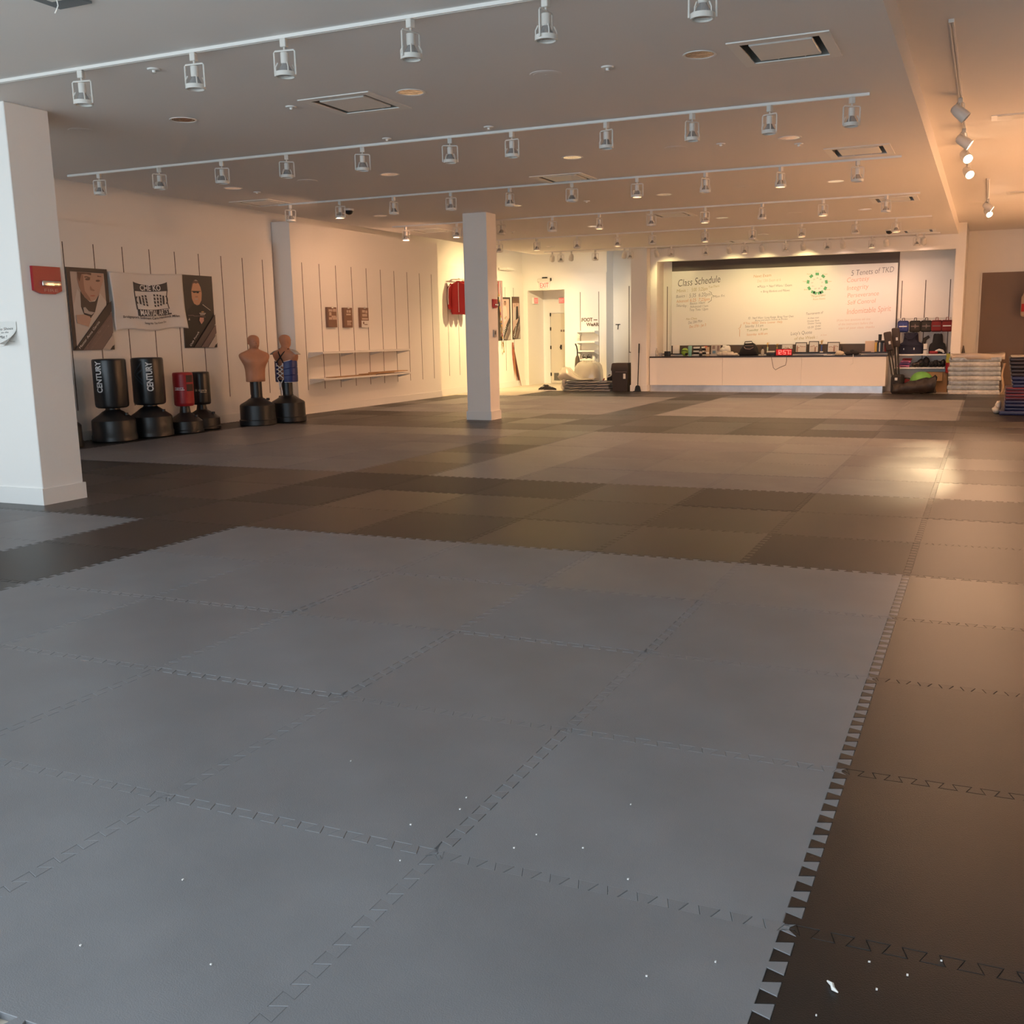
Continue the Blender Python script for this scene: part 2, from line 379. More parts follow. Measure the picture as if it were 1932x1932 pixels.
# ================================================================== CEILING FITTINGS
DL = ['left of the nearest left air diffuser', 'right of the nearest left air diffuser', 'left of the nearest right air diffuser', 'behind the second track, leftmost', 'behind the second track, left of centre', 'behind the second track, right of centre', 'behind the second track, rightmost', 'behind the third track, left of the slim column', 'behind the third track, right of the slim column', 'behind the third track, right of centre', 'behind the third track, rightmost',
 'behind the fourth track, centre', 'behind the fourth track, rightmost', 'behind the fourth track, near the slim column', 'behind the fifth track, near the exit corner', 'behind the fifth track, above the whiteboard']
for i, p in enumerate(DOWN):
    t = thing('recessed_downlight', 'round chrome recessed downlight '+DL[i], 'ceiling light', p, 0, 'recessed downlights')
    MB().rings([[(r*math.cos(2*PI*j/28), r*math.sin(2*PI*j/28), z) for j in range(28)] for r, z in ((.109, 0), (.125, -.001), (.124, -.006), (.107, -.004), (.105, .0))], False).build('trim_ring', WHITEM, t)
    MB().rings([[(r*math.cos(2*PI*j/28), r*math.sin(2*PI*j/28), z) for j in range(28)] for r, z in ((.106, -.002), (.10, .05), (.085, .10), (.055, .14), (.02, .15))], True).build('reflector', CHROME, t)
for i, (p, nm) in enumerate(zip(VENT, ['nearest left', 'nearest right', 'middle', 'right-hand second', 'far left by the wall', 'far middle', 'far right', 'leftmost behind the slim column line', 'above the counter', 'above the backpacks'])):
    t = thing('ceiling_vent', f'square white ceiling air diffuser, {nm} one', 'air vent', p, 0, 'square ceiling vents')
    b = MB(); s = VS+.03; q = VS-.05
    for a, c in (((-s, -s), (s, -q)), ((-s, q), (s, s)), ((-s, -q), (-q, q)), ((q, -q), (s, q))): b.box((*a, -.008), (*c, 0))
    b.build('frame', WHITEM, t)
    b = MB(); s = VS-.005
    b.box((-s, -s, .19), (s, s, .2)); b.build('duct_box', DARK, t); b = MB(); b.box((-s, -s, .0), (-s+.01, s, .19)); b.box((s-.01, -s, 0), (s, s, .19)); b.box((-s, -s, 0), (s, -s+.01, .19)); b.box((-s, s-.01, 0), (s, s, .19))
    b.build('duct_liner', mat('satin_liner', (.5, .47, .42), .3, metal=.6), t)
    b = MB(); q = .225; b.rbox((-q, -q, -.006), (q, q, .012), .004, 1)
    for x in (-.1, .1): b.box((x-.004, q, .004), (x+.004, VS-.01, .03))
    b.build('centre_plate', WHITEM, t)
for i, (x, y) in enumerate([(155,246),(1030,140),(580,341),(1275,279),(1405,353),(1500,402),(1011,434),(1129,460),(1548,434)]):
    p = onZ(x, y, CZ); t = thing('ceiling_speaker', f'flat round ceiling speaker, {WORDS[i]} counting from the camera', 'speaker', p, 0, 'ceiling speakers')
    MB().lathe([(.10, -.004), (.125, -.004), (.13, 0)], n=28).build('rim', CEIL, t); MB().lathe([(.098, -.0055), (.1, -.004)], n=28).build('grille', CEIL, t)
    MB().lathe([(.008, -.008), (.01, -.0055)], n=10).build('centre_screw', LAMPW, t)
for i, (x, y) in enumerate([(290,130),(549,201),(1146,126),(730,261),(922,239),(1360,271),(1507,271),(485,362),(1107,379),(1478,350),(967,437),(1384,458)]):
    p = onZ(x, y, CZ); t = thing('sprinkler_head', f'small white ceiling sprinkler cap, {WORDS[i]} counting from the camera', 'sprinkler', p, 0, 'ceiling sprinklers')
    MB().lathe([(.012, -.025), (.014, -.012), (.045, -.01), (.05, 0)], n=18).build('escutcheon', WHITEM, t)
    b = MB(); b.box((-.022, -.003, -.034), (.022, .003, -.025)); b.build('deflector', CHROME, t)
for (x, y), lb in zip([(658, 399), (1678, 438)], ['black dome security camera hanging from the ceiling left of the slim column', 'black dome security camera on the ceiling above the right end of the whiteboard']):
    p = onZ(x, y-5, CZ); t = thing('dome_camera', lb, 'camera', p, 0, 'dome cameras')
    MB().lathe([(.075, -.03), (.085, 0)], n=24).build('mount', LAMPW, t)
    MB().lathe([(.01, -.095), (.04, -.085), (.06, -.065), (.068, -.03)], n=24).build('dome', BLKV, t)
p = onZ(128, 2, CZ); t = thing('ceiling_fixture', 'dark open ceiling fixture with white bracket and dangling wire at top left edge', 'fixture', (p.x, p.y-.04, CZ))
MB().box((-.13, -.1, -.015), (.13, .1, 0)).build('plate', mat('grey_plate', (.2, .22, .23), .6), t); MB().box((-.02, -.1, -.03), (.13, -.06, -.015)).build('bracket', WHITEM, t)
MB().tube([(.03, -.07, -.03), (.035, -.07, -.06), (.02, -.075, -.09), (.01, -.075, -.1)], .004, 6).build('loose_wire', WHITEM, t)

# ------------------------------------------------------------------ track lighting
def make_lamp():
    t = thing('track_spotlight', '', 'spotlight', (0, 0, 0), 0, 'white track spotlights')
    MB().rbox((-.022, -.022, -.055), (.022, .022, 0), .004, 1).build('adapter', LAMPW, t)
    b = MB(); wd = .078
    b.tube([(0, 0, -.055), (0, 0, -.075)], .007, 8)
    b.tube([(-wd, 0, -.235), (-wd, 0, -.085), (-wd+.008, 0, -.075), (wd-.008, 0, -.075), (wd, 0, -.085), (wd, 0, -.235)], .0065, 6)
    b.build('yoke', LAMPW, t)
    MB().lathe([(.024, -.16), (.028, -.155), (.028, -.09), (.02, -.085)], n=16).build('socket', LAMPW, t)
    bl = MB().lathe([(.055, -.228), (.048, -.205), (.03, -.175), (.022, -.155)], n=20).build('bulb', BULB, t)
    MB().lathe([(.04, -.236), (.056, -.230), (.056, -.226)], n=20).build('lens', LENS, bl)
    b = MB().rings([[(r*math.cos(2*PI*j/24), r*math.sin(2*PI*j/24), z) for j in range(24)] for r, z in ((.058, -.215), (.07, -.215), (.07, -.245), (.058, -.245), (.058, -.215))], False)
    for a in (0, PI/2, PI, 3*PI/2):
        a += PI/4; b.tube([(.05*math.cos(a), .05*math.sin(a), -.16), (.066*math.cos(a), .066*math.sin(a), -.19), (.066*math.cos(a), .066*math.sin(a), -.216)], .005, 5)
    b.build('ring_holder', LAMPW, t)
    return t
def make_can(tilt=55, em=False, az=0):
    t = thing('track_spotlight', '', 'spotlight', (0, 0, 0), 0, 'white track spotlights')
    MB().rbox((-.02, -.02, -.05), (.02, .02, 0), .004, 1).build('adapter', LAMPW, t)
    MB().tube([(0, 0, -.05), (0, 0, -.11)], .009, 8).build('stem', LAMPW, t)
    m = Matrix.Translation((0, 0, -.14)) @ Matrix.Rotation(az, 4, 'Z') @ Matrix.Rotation(R(tilt), 4, 'X')
    b = MB().lathe([(.025, .09), (.045, .075), (.056, .03), (.062, -.085), (.056, -.085), (.05, -.06)], n=24); c = b.xf(m).build('can', LAMPW, t)
    MB().lathe([(.052, -.07), (.054, -.066)], n=20).xf(m).build('lens', MATS['lamp_glow'] if em else LENS, c)
    MB().tube([(0, .03, .085), (0, .08, .08), (0, .09, .03), (0, .06, .0)], .005, 6).xf(m).build('cord', LAMPW, t)
    return t
mat('lamp_glow', (1, .9, .7), .5, emit=(1, .80, .52), es=40)
TZ = CZ-.022
LAMP0 = make_lamp(); LAMPFILL = make_lamp()
for ch in LAMPFILL.children:
    for g_ in ch.children:
        if g_.name.startswith('lens'): g_.data = g_.data.copy(); g_.data.materials.clear(); g_.data.materials.append(mat('bulb_fill_glow', (1, .8, .5), .5, emit=(1, .62, .32), es=6))  # glowing lens for the spotlights whose lit state is invented
CAN0 = make_can(55); used = {'l': False, 'c': False}
tracks = [(6.12, None, [155,367,537,775,1030,1326], -12.6), (9.8, (132, 1640), [188,301,419,541,684,849,966,1144,1306,1452,1607], None),
          (13.42, (528, 1700), [548,642,743,851,962,1079,1202,1331,1473,1618], None), (17.1, (742, 1735), [766,862,946,1042,1131,1229,1330,1438,1553,1672], None),
          (20.7, (890, 1760), [941.5,1013,1089,1165,1231,1331,1420,1512,1615,1691], None), (24.35, (1028, 1778), [1058,1123,1189,1266,1331,1405,1482,1561,1645,1730], None)]
cans = [1042,1078,1178,1238,1375,1437,1515,1590,1672,1743]
def xat(px, Y):    # X on the ceiling plane of the point above pixel column px
    lo, hi = -16, 3
    for _ in range(40):
        mid = (lo+hi)/2; q = toPx((mid, Y, TZ-.12))
        if q[0] < px: lo = mid
        else: hi = mid
    return lo
yaws = [.2, .1, .15, 1.3, 1.45, .3]
for ti, (Y, span, ls, _) in enumerate(tracks):
    x0, x1 = (xat(span[0], Y), xat(span[1], Y)) if span else (-10.7, -1.07)
    x1 = -1.07
    t = thing('light_track', f'white ceiling light track, {WORDS[ti]} from the camera, running left to right', 'light track', ((x0+x1)/2, Y, CZ), 0, 'cross ceiling light tracks')
    h = (x1-x0)/2; b = MB(); b.box((-h, -.018, -.022), (h, -.006, 0)); b.box((-h, .006, -.022), (h, .018, 0)); b.box((-h, -.006, -.008), (h, .006, 0))
    b.build('rail', WHITEM, t); b = MB()
    for x in (-h, h): b.box((x-.008, -.02, -.024), (x+.008, .02, 0))
    b.build('end_cap', WHITEM, t)
    for i, px in enumerate(ls):
        loc = (xat(px, Y), Y, TZ); lab = f'white track spotlight, {WORDS[i]} from the left on the {WORDS[ti]} ceiling track from the camera'
        yw = (yaws[i % 6] if ti == 0 else random.choice([YAW+random.uniform(-.3, .3), YAW+random.uniform(-.9, .9)]))
        wash = ti == 3 and i < 2 or ti == 2 and i == 1
        lit = wash or ti == 2 and i in (6, 8) or ti == 3 and i in (4, 6, 8) or ti == 4 and i in (1, 3, 5, 7, 9) or ti == 5 and i in (5, 8)
        if lit:
            dup(LAMPFILL, loc, yw, lab); spot('track_fill_added', (loc[0], Y, TZ-.25), (-12.2, Y+(1.3-.6*i if ti == 3 else -.8), 1.5) if wash else (loc[0]-.1, Y+.25, 0), TRACK_FILL_P*(1.4 if wash and ti == 3 else .6 if wash else 1 if ti in (2, 5) else 2), (1, .54, .30), 150, .5, .05); continue  # added warm fill for walls, mats and counter; these lamps' lit state is invented
        if not used['l']: LAMP0.location = loc; LAMP0.rotation_euler = (0, 0, yw); LAMP0['label'] = lab; used['l'] = True
        else: dup(LAMP0, loc, yw, lab)
for o in list(LAMPFILL.children_recursive)+[LAMPFILL]: bpy.data.objects.remove(o)
CANPOS = []
for i, px in enumerate(cans):
    loc = (xat(px, 24.35), 24.35, TZ); lab = f'cylinder track lamp aimed at the back wall, {WORDS[i]} from the left on the last track'
    rz = 0 if i > 2 else .5
    if i == 0: CAN0.location = loc; CAN0.rotation_euler = (0, 0, rz); CAN0['label'] = lab
    else: dup(CAN0, loc, rz, lab)
    CANPOS.append(Vector(loc)+Vector((0, .06, -.19)))
# lamps washing the whiteboard and the footwear wall
for i, p in enumerate(CANPOS):
    if i >= 3:
        tx = p.x + (-.1 if i < 9 else 0) + (.45 if i == 3 else 0)
        spot('board_washer', p+Vector((0, .03, -.02)), (tx, AY, 2.0 if i < 7 else 1.8), BOARD_P*(1.7 if i == 6 else 1.05 if i < 7 else .9), (1.0, .79, .34) if i < 7 else (1.0, .66, .48), 92, .9)
spot('footwear_washer', CANPOS[1]+Vector((.1, .05, 0)), (-10.6, EY, 1.9), FOOT_P, (1, .88, .7), 46, .8)
spot('footwear_washer', CANPOS[2]+Vector((0, .05, 0)), (-10.3, EY, 2.3), FOOT_P, (1, .88, .7), 50, .8)
spot('recess_fill_added', CANPOS[1]+Vector((.05, .05, 0)), (-9.0, 28.15, 1.9), 150, YEL, 40, .9)  # added fill that warms the recess wall, not a lamp of its own
spot('exit_washer', CANPOS[1]+Vector((-.05, .05, 0)), (-10.9, 26.2, 0), 420, YEL, 70, .8)  # added floor spot, put in to bounce warm light up to the back ceiling
spot('exit_washer', CANPOS[0]+Vector((0, .05, 0)), (-12.2, 26.6, 1.4), EXIT_P, YEL, 90, 1.0)
spot('exit_washer', CANPOS[0]+Vector((0, .05, 0)), (-12.4, 23.6, 1.7), EXIT_P, YEL, 110, 1.0)
# right-hand zone tracks, lamps turned to the right wall
def rtrack(x, y0, y1, lab):
    t = thing('light_track', lab, 'light track', (x, (y0+y1)/2, CR), 0)
    h = (y1-y0)/2; b = MB(); b.box((-.018, -h, -.024), (-.006, h, 0)); b.box((.006, -h, -.024), (.018, h, 0)); b.box((-.006, -h, -.008), (.006, h, 0)); b.build('rail', WHITEM, t)
    b = MB(); b.cb((0, -h, -.012), (.04, .02, .026)); b.cb((0, h, -.012), (.04, .02, .026)); b.build('end_cap', WHITEM, t)
rtrack(-.38, 8.7, 17.5, 'long white light track on the raised ceiling at upper right')
rtrack(-.13, 17.9, 24.6, 'farther white light track on the raised ceiling at right')
CANR = make_can(55, True, R(-90)); CANRo = make_can(48, False, R(-90))
def yat(px, py, X): return onX(px, py, X).y
rl = [((1811,218), -.38, False, 'unlit white can spotlight nearest on the right-hand track'), ((1822,271), -.38, True, 'second white can spotlight on the right-hand track, glowing at its mouth'), ((1827,298), -.38, True, 'third white can spotlight on the right-hand track, lit and half hiding the glaring one'),
      ((1832,328), -.38, True, 'fourth can spotlight on the right-hand track, glaring bright'), ((1868,393), -.13, True, 'lit can spotlight on the farther right-hand track, the nearer of two'), ((1869,403), -.13, True, 'lit can spotlight on the farther right-hand track, the farther of two')]
first = True; frst = True; RLP = []
for (px, py), X, lit, lab in rl:
    p = onZ(px, py, CR-.19); loc = (X, p.y, CR-.024)
    if lit:
        rz = R(-62) if 'glaring' in lab or 'farther of two' in lab else 0
        if first: CANR.location = loc; CANR['label'] = lab; first = False
        else: dup(CANR, loc, rz, lab)
        RLP.append(Vector((X+.13, p.y, CR-.24)))
    else: CANRo.location = loc; CANRo['label'] = lab
for p in RLP: spot('right_track_beam', p, (XR, p.y+.9, .7), RIGHT_P, WARM, 80, .7)
for y_, p_ in ((10.6, 1150), (12.0, 950), (13.4, 700)): spot('floor_beam', RLP[4], (-.72, y_, 0), p_, (1, .74, .42), 6.2, 1.0)
spot('glare_beam', RLP[2], (-.2, 5.0, 0), 98, (1, .58, .34), 55, .8, .07)
spot('glare_beam', RLP[4], (-.2, 6.5, 0), 185, (1, .58, .34), 50, .8, .07)
for i, (x, y) in enumerate([(1912,219),(1925,363)]):
    p = onZ(x, y, CR); t = thing('ceiling_vent', ['flush rectangular grille on the raised right ceiling beside the lit spotlights', 'flush rectangular grille on the raised right ceiling, the farther one'][i], 'air vent', p)
    MB().box((-.22, -.16, -.008), (.4, .16, 0)).build('frame', WHITEM, t); MB().box((-.16, -.12, -.011), (.36, .12, -.008)).build('louvre_panel', LAMPW, t)
# ================================================================== LEFT WALL: posters, banner
def art(rows, f, parent, n=(1, 0, 0), step=.0012):
    """flat printed shapes on one poster: rows of (material, [(px,py)...]); f maps pixels to the wall plane"""
    n = Vector(n)
    for i, (nm, m, pts) in enumerate(rows):
        b = MB(); P = [f(x, y) for x, y in pts]
        b.prism([p + n*step*(i+1) for p in P], n, .0008); b.build(nm, m, parent, smooth=False)
def ell(cx, cy, rx, ry, n=18, a0=0, a1=2*PI, rot=0):
    out = []
    for i in range(n):
        a = a0+(a1-a0)*i/(n if a1-a0 > 6.2 else n-1); x, y = rx*math.cos(a), ry*math.sin(a)
        out.append((cx+x*math.cos(rot)-y*math.sin(rot), cy+x*math.sin(rot)+y*math.cos(rot)))
    return out
PGREY = mat('print_dark_grey', (.055, .045, .042), .45); PMID = mat('print_mauve', (.20, .145, .135), .45); PLITE = mat('print_pale', (.52, .46, .42), .45)
PSKIN = mat('print_skin', (.50, .33, .26), .45); PSKIN2 = mat('print_skin_shade', (.33, .19, .145), .45); PHAIR = mat('print_hair', (.13, .075, .055), .45); PGI = mat('print_white_gi', (.60, .55, .51), .45)
PBG = mat('print_wall', (.50, .42, .38), .45); PJ = mat('print_jacket', (.03, .026, .025), .45); PLIP = mat('print_lip', (.42, .17, .13), .45); PBLK = mat('print_black', (.012, .012, .012), .45)
def poster(corners, label, X, rows, org, sc, thick=.012, texts=()):
    f = lambda x, y: onX(org[0]+x/sc, org[1]+y/sc, X)
    P = [f(*c) for c in corners]; c = sum(P, Vector())/4
    t = thing('portrait_poster', label, 'poster', (X-thick, c.y, c.z), 0, 'framed portrait posters')
    L = Vector((X-thick, c.y, c.z))
    g = lambda x, y: f(x, y) - L
    MB().prism([p-L-Vector((thick, 0, 0)) for p in P], (1, 0, 0), thick).build('backing', PGREY, t)
    art(rows, g, t)
    for s, (x0, y0), (x1, y1), hpx, m in texts:
        a, b2 = g(x0, y0), g(x1, y1); u = (b2-a); w_ = u.length; u.normalize(); v = Vector((1, 0, 0)).cross(u)
        text(s, a+Vector((.02, 0, 0)), u, v, w_, hpx/sc*.0082, m, 'printed_text', t, 0)
    return t
PX = XL+.016
poster([(40,135),(825,185),(960,1725),(195,1745)], 'portrait poster of a person in a white jacket, left of the white banner', PX, [
  ('print_background', PBG, [(118,222),(765,265),(820,870),(255,1660)]),
  ('print_jacket', PGI, [(255,560),(300,620),(340,880),(700,650),(815,800),(818,872),(262,1655),(230,1250),(190,900)]),
  ('print_shirt', PGREY, [(318,600),(400,720),(500,810),(600,800),(680,660),(600,1000),(480,1180),(390,1050),(330,900)]),
  ('print_face', PSKIN, [(250,240),(520,255),(755,270),(750,420),(700,560),(670,680),(600,770),(520,805),(430,750),(340,640),(290,520),(255,380)]),
  ('print_face_shade', PSKIN2, [(260,240),(370,300),(380,460),(400,600),(500,740),(520,805),(430,750),(340,640),(290,520),(250,360)]),
  ('print_hair', PHAIR, [(245,235),(520,255),(520,300),(430,275),(330,280),(300,420),(262,330)]),
  ('print_brows', PHAIR, [(390,320),(440,318),(505,345),(500,362),(430,340),(392,345)]),
  ('print_brow', PHAIR, [(635,305),(715,320),(712,332),(640,328)]),
  ('print_eye', PHAIR, ell(450,375,48,22)), ('print_eye', PHAIR, ell(645,405,42,20)),
  ('print_nose', PSKIN2, [(500,500),(540,560),(590,590),(560,605),(505,585),(490,540)]), ('print_mouth', PLIP, [(495,685),(560,678),(605,690),(560,708),(510,702)]),
  ('print_hand', PSKIN, [(230,1060),(380,1050),(490,1090),(510,1150),(470,1290),(390,1260),(250,1220)]), ('print_medal', PLITE, [(360,920),(400,910),(470,990),(580,1010),(520,1060),(380,1020)]),
  ('print_sash', PGREY, [(898,790),(905,990),(350,1740),(200,1745),(255,1660),(818,872)]),
  ('print_band', PMID, [(905,1000),(935,1400),(720,1730),(360,1735)]),
  ('print_corner', PLITE, [(938,1410),(945,1620),(875,1728),(725,1732)]), ('print_corner', PBLK, [(955,1625),(960,1725),(878,1728)])],
  (120, 490), 10.17, texts=[('Master Anna Garcia', (305,1715), (680,1200), 46, LETW), ('AAU National Team 2023-2024', (440,1725), (885,1110), 34, PLITE), ('Olympic Style Sparring', (515,1725), (850,1265), 18, PLITE)])
poster([(795,200),(1470,245),(1570,1770),(908,1780)], 'portrait poster of a smiling person in black jacket and glasses, right of the banner', PX, [
  ('print_background', mat('print_backdrop', (.05, .043, .038), .45), [(812,225),(1455,262),(1545,1750),(925,1765)]),
  ('print_jacket', PJ, [(1075,850),(1160,880),(1260,830),(1430,970),(1520,1080),(1545,1750),(925,1765),(890,1120),(965,950)]),
  ('print_hair', PHAIR, [(1085,325),(1140,318),(1190,380),(1240,500),(1262,640),(1250,760),(1080,820),(1030,700),(1015,520),(1040,400)]),
  ('print_face', mat('print_face_warm', (.60, .33, .21), .45), [(1060,400),(1120,375),(1185,395),(1225,480),(1250,600),(1245,760),(1200,850),(1150,862),(1090,830),(1045,730),(1030,560)]),
  ('print_fringe', PHAIR, [(1070,380),(1110,350),(1180,375),(1130,400)]), ('print_hairband', PLITE, [(1085,330),(1120,318),(1170,345),(1120,338)]),
  ('print_glasses', PBLK, [(1030,555),(1225,560),(1225,572),(1190,575),(1185,605),(1140,605),(1130,578),(1115,600),(1065,598),(1060,575),(1030,570)]),
  ('print_nose', PSKIN2, [(1115,670),(1160,670),(1170,690),(1105,690)]), ('print_smile', PLITE, [(1090,722),(1175,722),(1150,742),(1110,742)]),
  ('print_piping', PLITE, [(1265,840),(1435,970),(1428,978),(1260,852)]), ('print_piping', PMID, [(955,1075),(1065,1072),(1090,1090),(1250,1085),(1335,1115),(1320,1122),(1240,1098),(1085,1102),(1060,1084),(955,1088)]),
  ('print_badge', WOOD, ell(1262,1005,32,14)), ('print_badge', PLITE, [(1190,1025),(1330,1030),(1325,1050),(1195,1048)]), ('print_badge', PLITE, [(1205,1058),(1310,1060),(1305,1075),(1210,1074)]),
  ('print_shield', mat('print_shield_pink', (.55, .30, .25), .45), [(1200,1125),(1285,1130),(1285,1200),(1235,1270),(1190,1190)]), ('print_mark', PLITE, [(975,1130),(990,1185),(950,1185)]),
  ('print_band', PMID, [(1540,1270),(1555,1460),(1370,1760),(1230,1765)]), ('print_band', mat('print_band_dark', (.11, .085, .08), .45), [(1520,1060),(1535,1260),(1210,1765),(1080,1765)]),
  ('print_corner', PLITE, [(1555,1470),(1562,1650),(1505,1765),(1380,1765)]), ('print_corner', PBLK, [(1566,1665),(1568,1768),(1508,1768)])],
  (270, 500), 11.37, texts=[('Deb Fonck', (1010,1745), (1190,1440), 48, LETW), ('AAU National Team 2023', (1135,1745), (1500,1150), 34, PMID), ('Olympic Style Sparring', (1200,1745), (1475,1300), 18, PLITE)])
# banner of thin cloth: rippled sheet
def banner():
    f = lambda x, y: onX(x, y, XL+.03)
    TL, TR, BR, BL = f(203.5, 512), f(342, 517), f(352, 619.5), f(219, 624)
    L = (TL+TR+BR+BL)/4
    t = thing('cloth_banner', 'white cloth banner with black footprints emblem between the two portrait posters', 'banner', L)
    def P(a, b_, off=0):
        p = (TL*(1-a)+TR*a)*(1-b_)+(BL*(1-a)+BR*a)*b_
        rip = .012*math.sin(9*a+5*b_)+.010*math.sin(17*a-9*b_)*b_+.02*abs(a-.5)*b_; sag = -.018*math.sin(PI*a)*(1-b_)+.02*math.sin(3*PI*a)*b_
        return p+Vector((rip+.012+off, 0, sag))-L
    nx, ny = 48, 28; vs = [P(i/nx, j/ny) for j in range(ny+1) for i in range(nx+1)]
    b = MB(); b.add(vs, [(j*(nx+1)+i, j*(nx+1)+i+1, (j+1)*(nx+1)+i+1, (j+1)*(nx+1)+i) for j in range(ny) for i in range(nx)])
    c = b.build('cloth', WHITEC, t); md = c.modifiers.new('thick', 'SOLIDIFY'); md.thickness = .003; md.offset = -1
    # emblem, in banner coordinates 0..1
    def shape(pts, m, nm, off=.005):
        b = MB(); b.prism([P(x, y, off) for x, y in pts], (1, 0, 0), .001); b.build(nm, m, t, smooth=False)
    BK = INKK
    def bar(a0, a1, tp, bt, nm, horiz=True, off=.003):
        b = MB(); n = 40; m_ = 6; rs = []
        for k in range(n+1):
            q = a0+(a1-a0)*k/n; t0, t1 = tp(q), bt(q)
            rs.append([P(q, t0+(t1-t0)*j/m_, off) if horiz else P(t0+(t1-t0)*j/m_, q, off) for j in range(m_+1)])
        b.rings(rs, False, False); o_ = b.build(nm, BK, t); md_ = o_.modifiers.new('thick', 'SOLIDIFY'); md_.thickness = .001
    bar(.30, .757, lambda a: .145+.055*math.sin(PI*(a-.30)/.457)**.7, lambda a: .31, 'emblem_top_bar')
    bar(.315, .79, lambda a: .63 if a < .752 else .72, lambda a: .755-.012*abs(math.sin(9*a)), 'emblem_bottom_bar')
    bar(.30, .64, lambda v: .298+.04*max(0, v-.42), lambda v: .311+.055*max(0, v-.40), 'emblem_left_edge', False); bar(.30, .64, lambda v: .744-.02*math.sin(PI*(v-.3)/.3), lambda v: .757-.02*math.sin(PI*(v-.3)/.3), 'emblem_right_edge', False)
    def sole(cx, sgn, w_, h_, k):
        for j in range(4):
            for i in range(k):
                x = cx+sgn*w_*(i/(k-1)-.5); sh = h_*(1-.35*(i/(k-1))**2); y = .47+(j-1.5)/2*sh; dy = .026 if j in (1, 2) else .02; dx = .012
                shape([(x-dx, y-dy), (x+dx*.8, y-dy*.8), (x+dx, y+dy), (x-dx*.8, y+dy*.8)], BK, 'footprint')
        pts = [(cx+sgn*(w_*.62+.05*math.cos(a)), .47+h_*.8*math.sin(a)) for a in [(-.9+1.8*i/8) for i in range(9)]]
        pts2 = [(x-sgn*.016, .47+(y-.47)*.85) for x, y in reversed(pts)]
        shape(pts+pts2, BK, 'footprint_rim')
    sole(.405, -1, .085, .105, 3); sole(.62, 1, .12, .125, 4)
    def tx(s, a0, b0, a1, b1, h, m, bold=0):
        o = P(a0, b0); W = (P(a1, b1)-o).length
        wp = lambda x, y: P(a0+(a1-a0)*x/W, b0+(b1-b0)*x/W-y/ (TL-BL).length, .0085)
        text(s, o, (0, 1, 0), (0, 0, 1), W, h, m, 'banner_text', t, 0, wp, bold)
    tx('CHE KO', .385, .295, .655, .295, .085, LETW, .02); tx('MARTIAL ARTS', .345, .735, .735, .735, .085, LETW, .02)
    tx('Bridgeport Sidman Caro Hemlock Milan', .105, .80, .895, .80, .038, INKK, .012); tx('Song Ho Tae Kwon Do', .385, .885, .70, .885, .030, INKK, .01)
banner()
# ================================================================== free-standing bags and dummies
def bag(name, label, x, y, rp, z0, z1, rb, hb, m, group, neck=.10, sh=.12, grille=False):
    t = thing(name, label, 'punching bag', (x, y, 0), 0, group)
    bs = MB().lathe([(rb*.94, 0), (rb, .015), (rb, hb*.25), (rb*.97, hb*.3), (rb*.96, hb*.93), (rb*.90, hb), (rb*.6, hb+sh*.55), (neck*1.5, hb+sh*.85), (neck*1.15, hb+sh), (neck, z0-.02), (neck, z0+.05)], n=40).build('base', BLKP, t)
    MB().lathe([(.026, 0), (.026, .03), (.02, .034)], (rb*.66, .05, hb+sh*.42), 14).build('filler_cap', BLKP, bs)
    H = z1-z0; r = rp
    p = MB().lathe([(r*.55, 0), (r*.86, .006), (r*.97, .025), (r, .06), (r, H-.05), (r*.985, H-.02), (r*.93, H-.006), (r*.6, H)], (0, 0, z0), 40).build('pad', m, t)
    return t
def wraptext(s, r, th0, z0, length, h, m, par, vertical=True, bold=.01):
    if vertical: wp = lambda a, b: Vector((r*math.cos(th0-b/r), r*math.sin(th0-b/r), z0+a))
    else: wp = lambda a, b: Vector((r*math.cos(th0+a/r), r*math.sin(th0+a/r), z0+b))
    text(s, (0, 0, 0), (0, 1, 0), (0, 0, 1), length, h, m, 'lettering', par, 0, wp, bold)
TOCAM = lambda x, y: math.atan2(-y, -x)
c1 = bag('standing_punching_bag', 'big black standing punching bag, the left one nearer the wide column, white vertical lettering', -11.80, 11.38, .235, .485, 1.205, .32, .33, BLKV, 'big black punching bags')
a = TOCAM(-11.8, 11.38); wraptext('CENTURY', .2392, a-.50, .72, .455, .088, LETW, c1, True, .03)
c2 = bag('standing_punching_bag', 'big black standing punching bag, the right one beside the red bag, white vertical lettering', -11.77, 12.1, .235, .485, 1.205, .32, .33, BLKV, 'big black punching bags')
a = TOCAM(-11.77, 12.1); wraptext('CENTURY', .2392, a+.27, .70, .44, .088, LETW, c2, True, .03)
tri = MB()
for (p0, p1) in (((-1.0, .95), (-.35, 1.13)), ((-1.0, .95), (-.35, .80)), ((-.75, .95), (-.35, 1.02)), ((-.75, .95), (-.35, .86))):
    q = [Vector((.2365*math.cos(a+p0[0]+(p1[0]-p0[0])*k/8), .2365*math.sin(a+p0[0]+(p1[0]-p0[0])*k/8), p0[1]+(p1[1]-p0[1])*k/8)) for k in range(9)]
    tri.rings([[v+Vector((0, 0, -.012)), v+Vector((0, 0, .012)), v*1.003+Vector((0, 0, .012)), v*1.003+Vector((0, 0, -.012))] for v in q])
tri.build('triangle_emblem', mat('slate_print', (.03, .042, .055), .5), c2)
c3 = bag('standing_punching_bag', 'small red standing punching bag with black mesh panel and white lettering', -11.66, 12.72, .155, .42, .955, .27, .20, REDV, None, .075, .12)
a = TOCAM(-11.66, 12.72); wraptext('tigers', .1565, a-.95, .70, .15, .03, LETW, c3, False); b = MB()
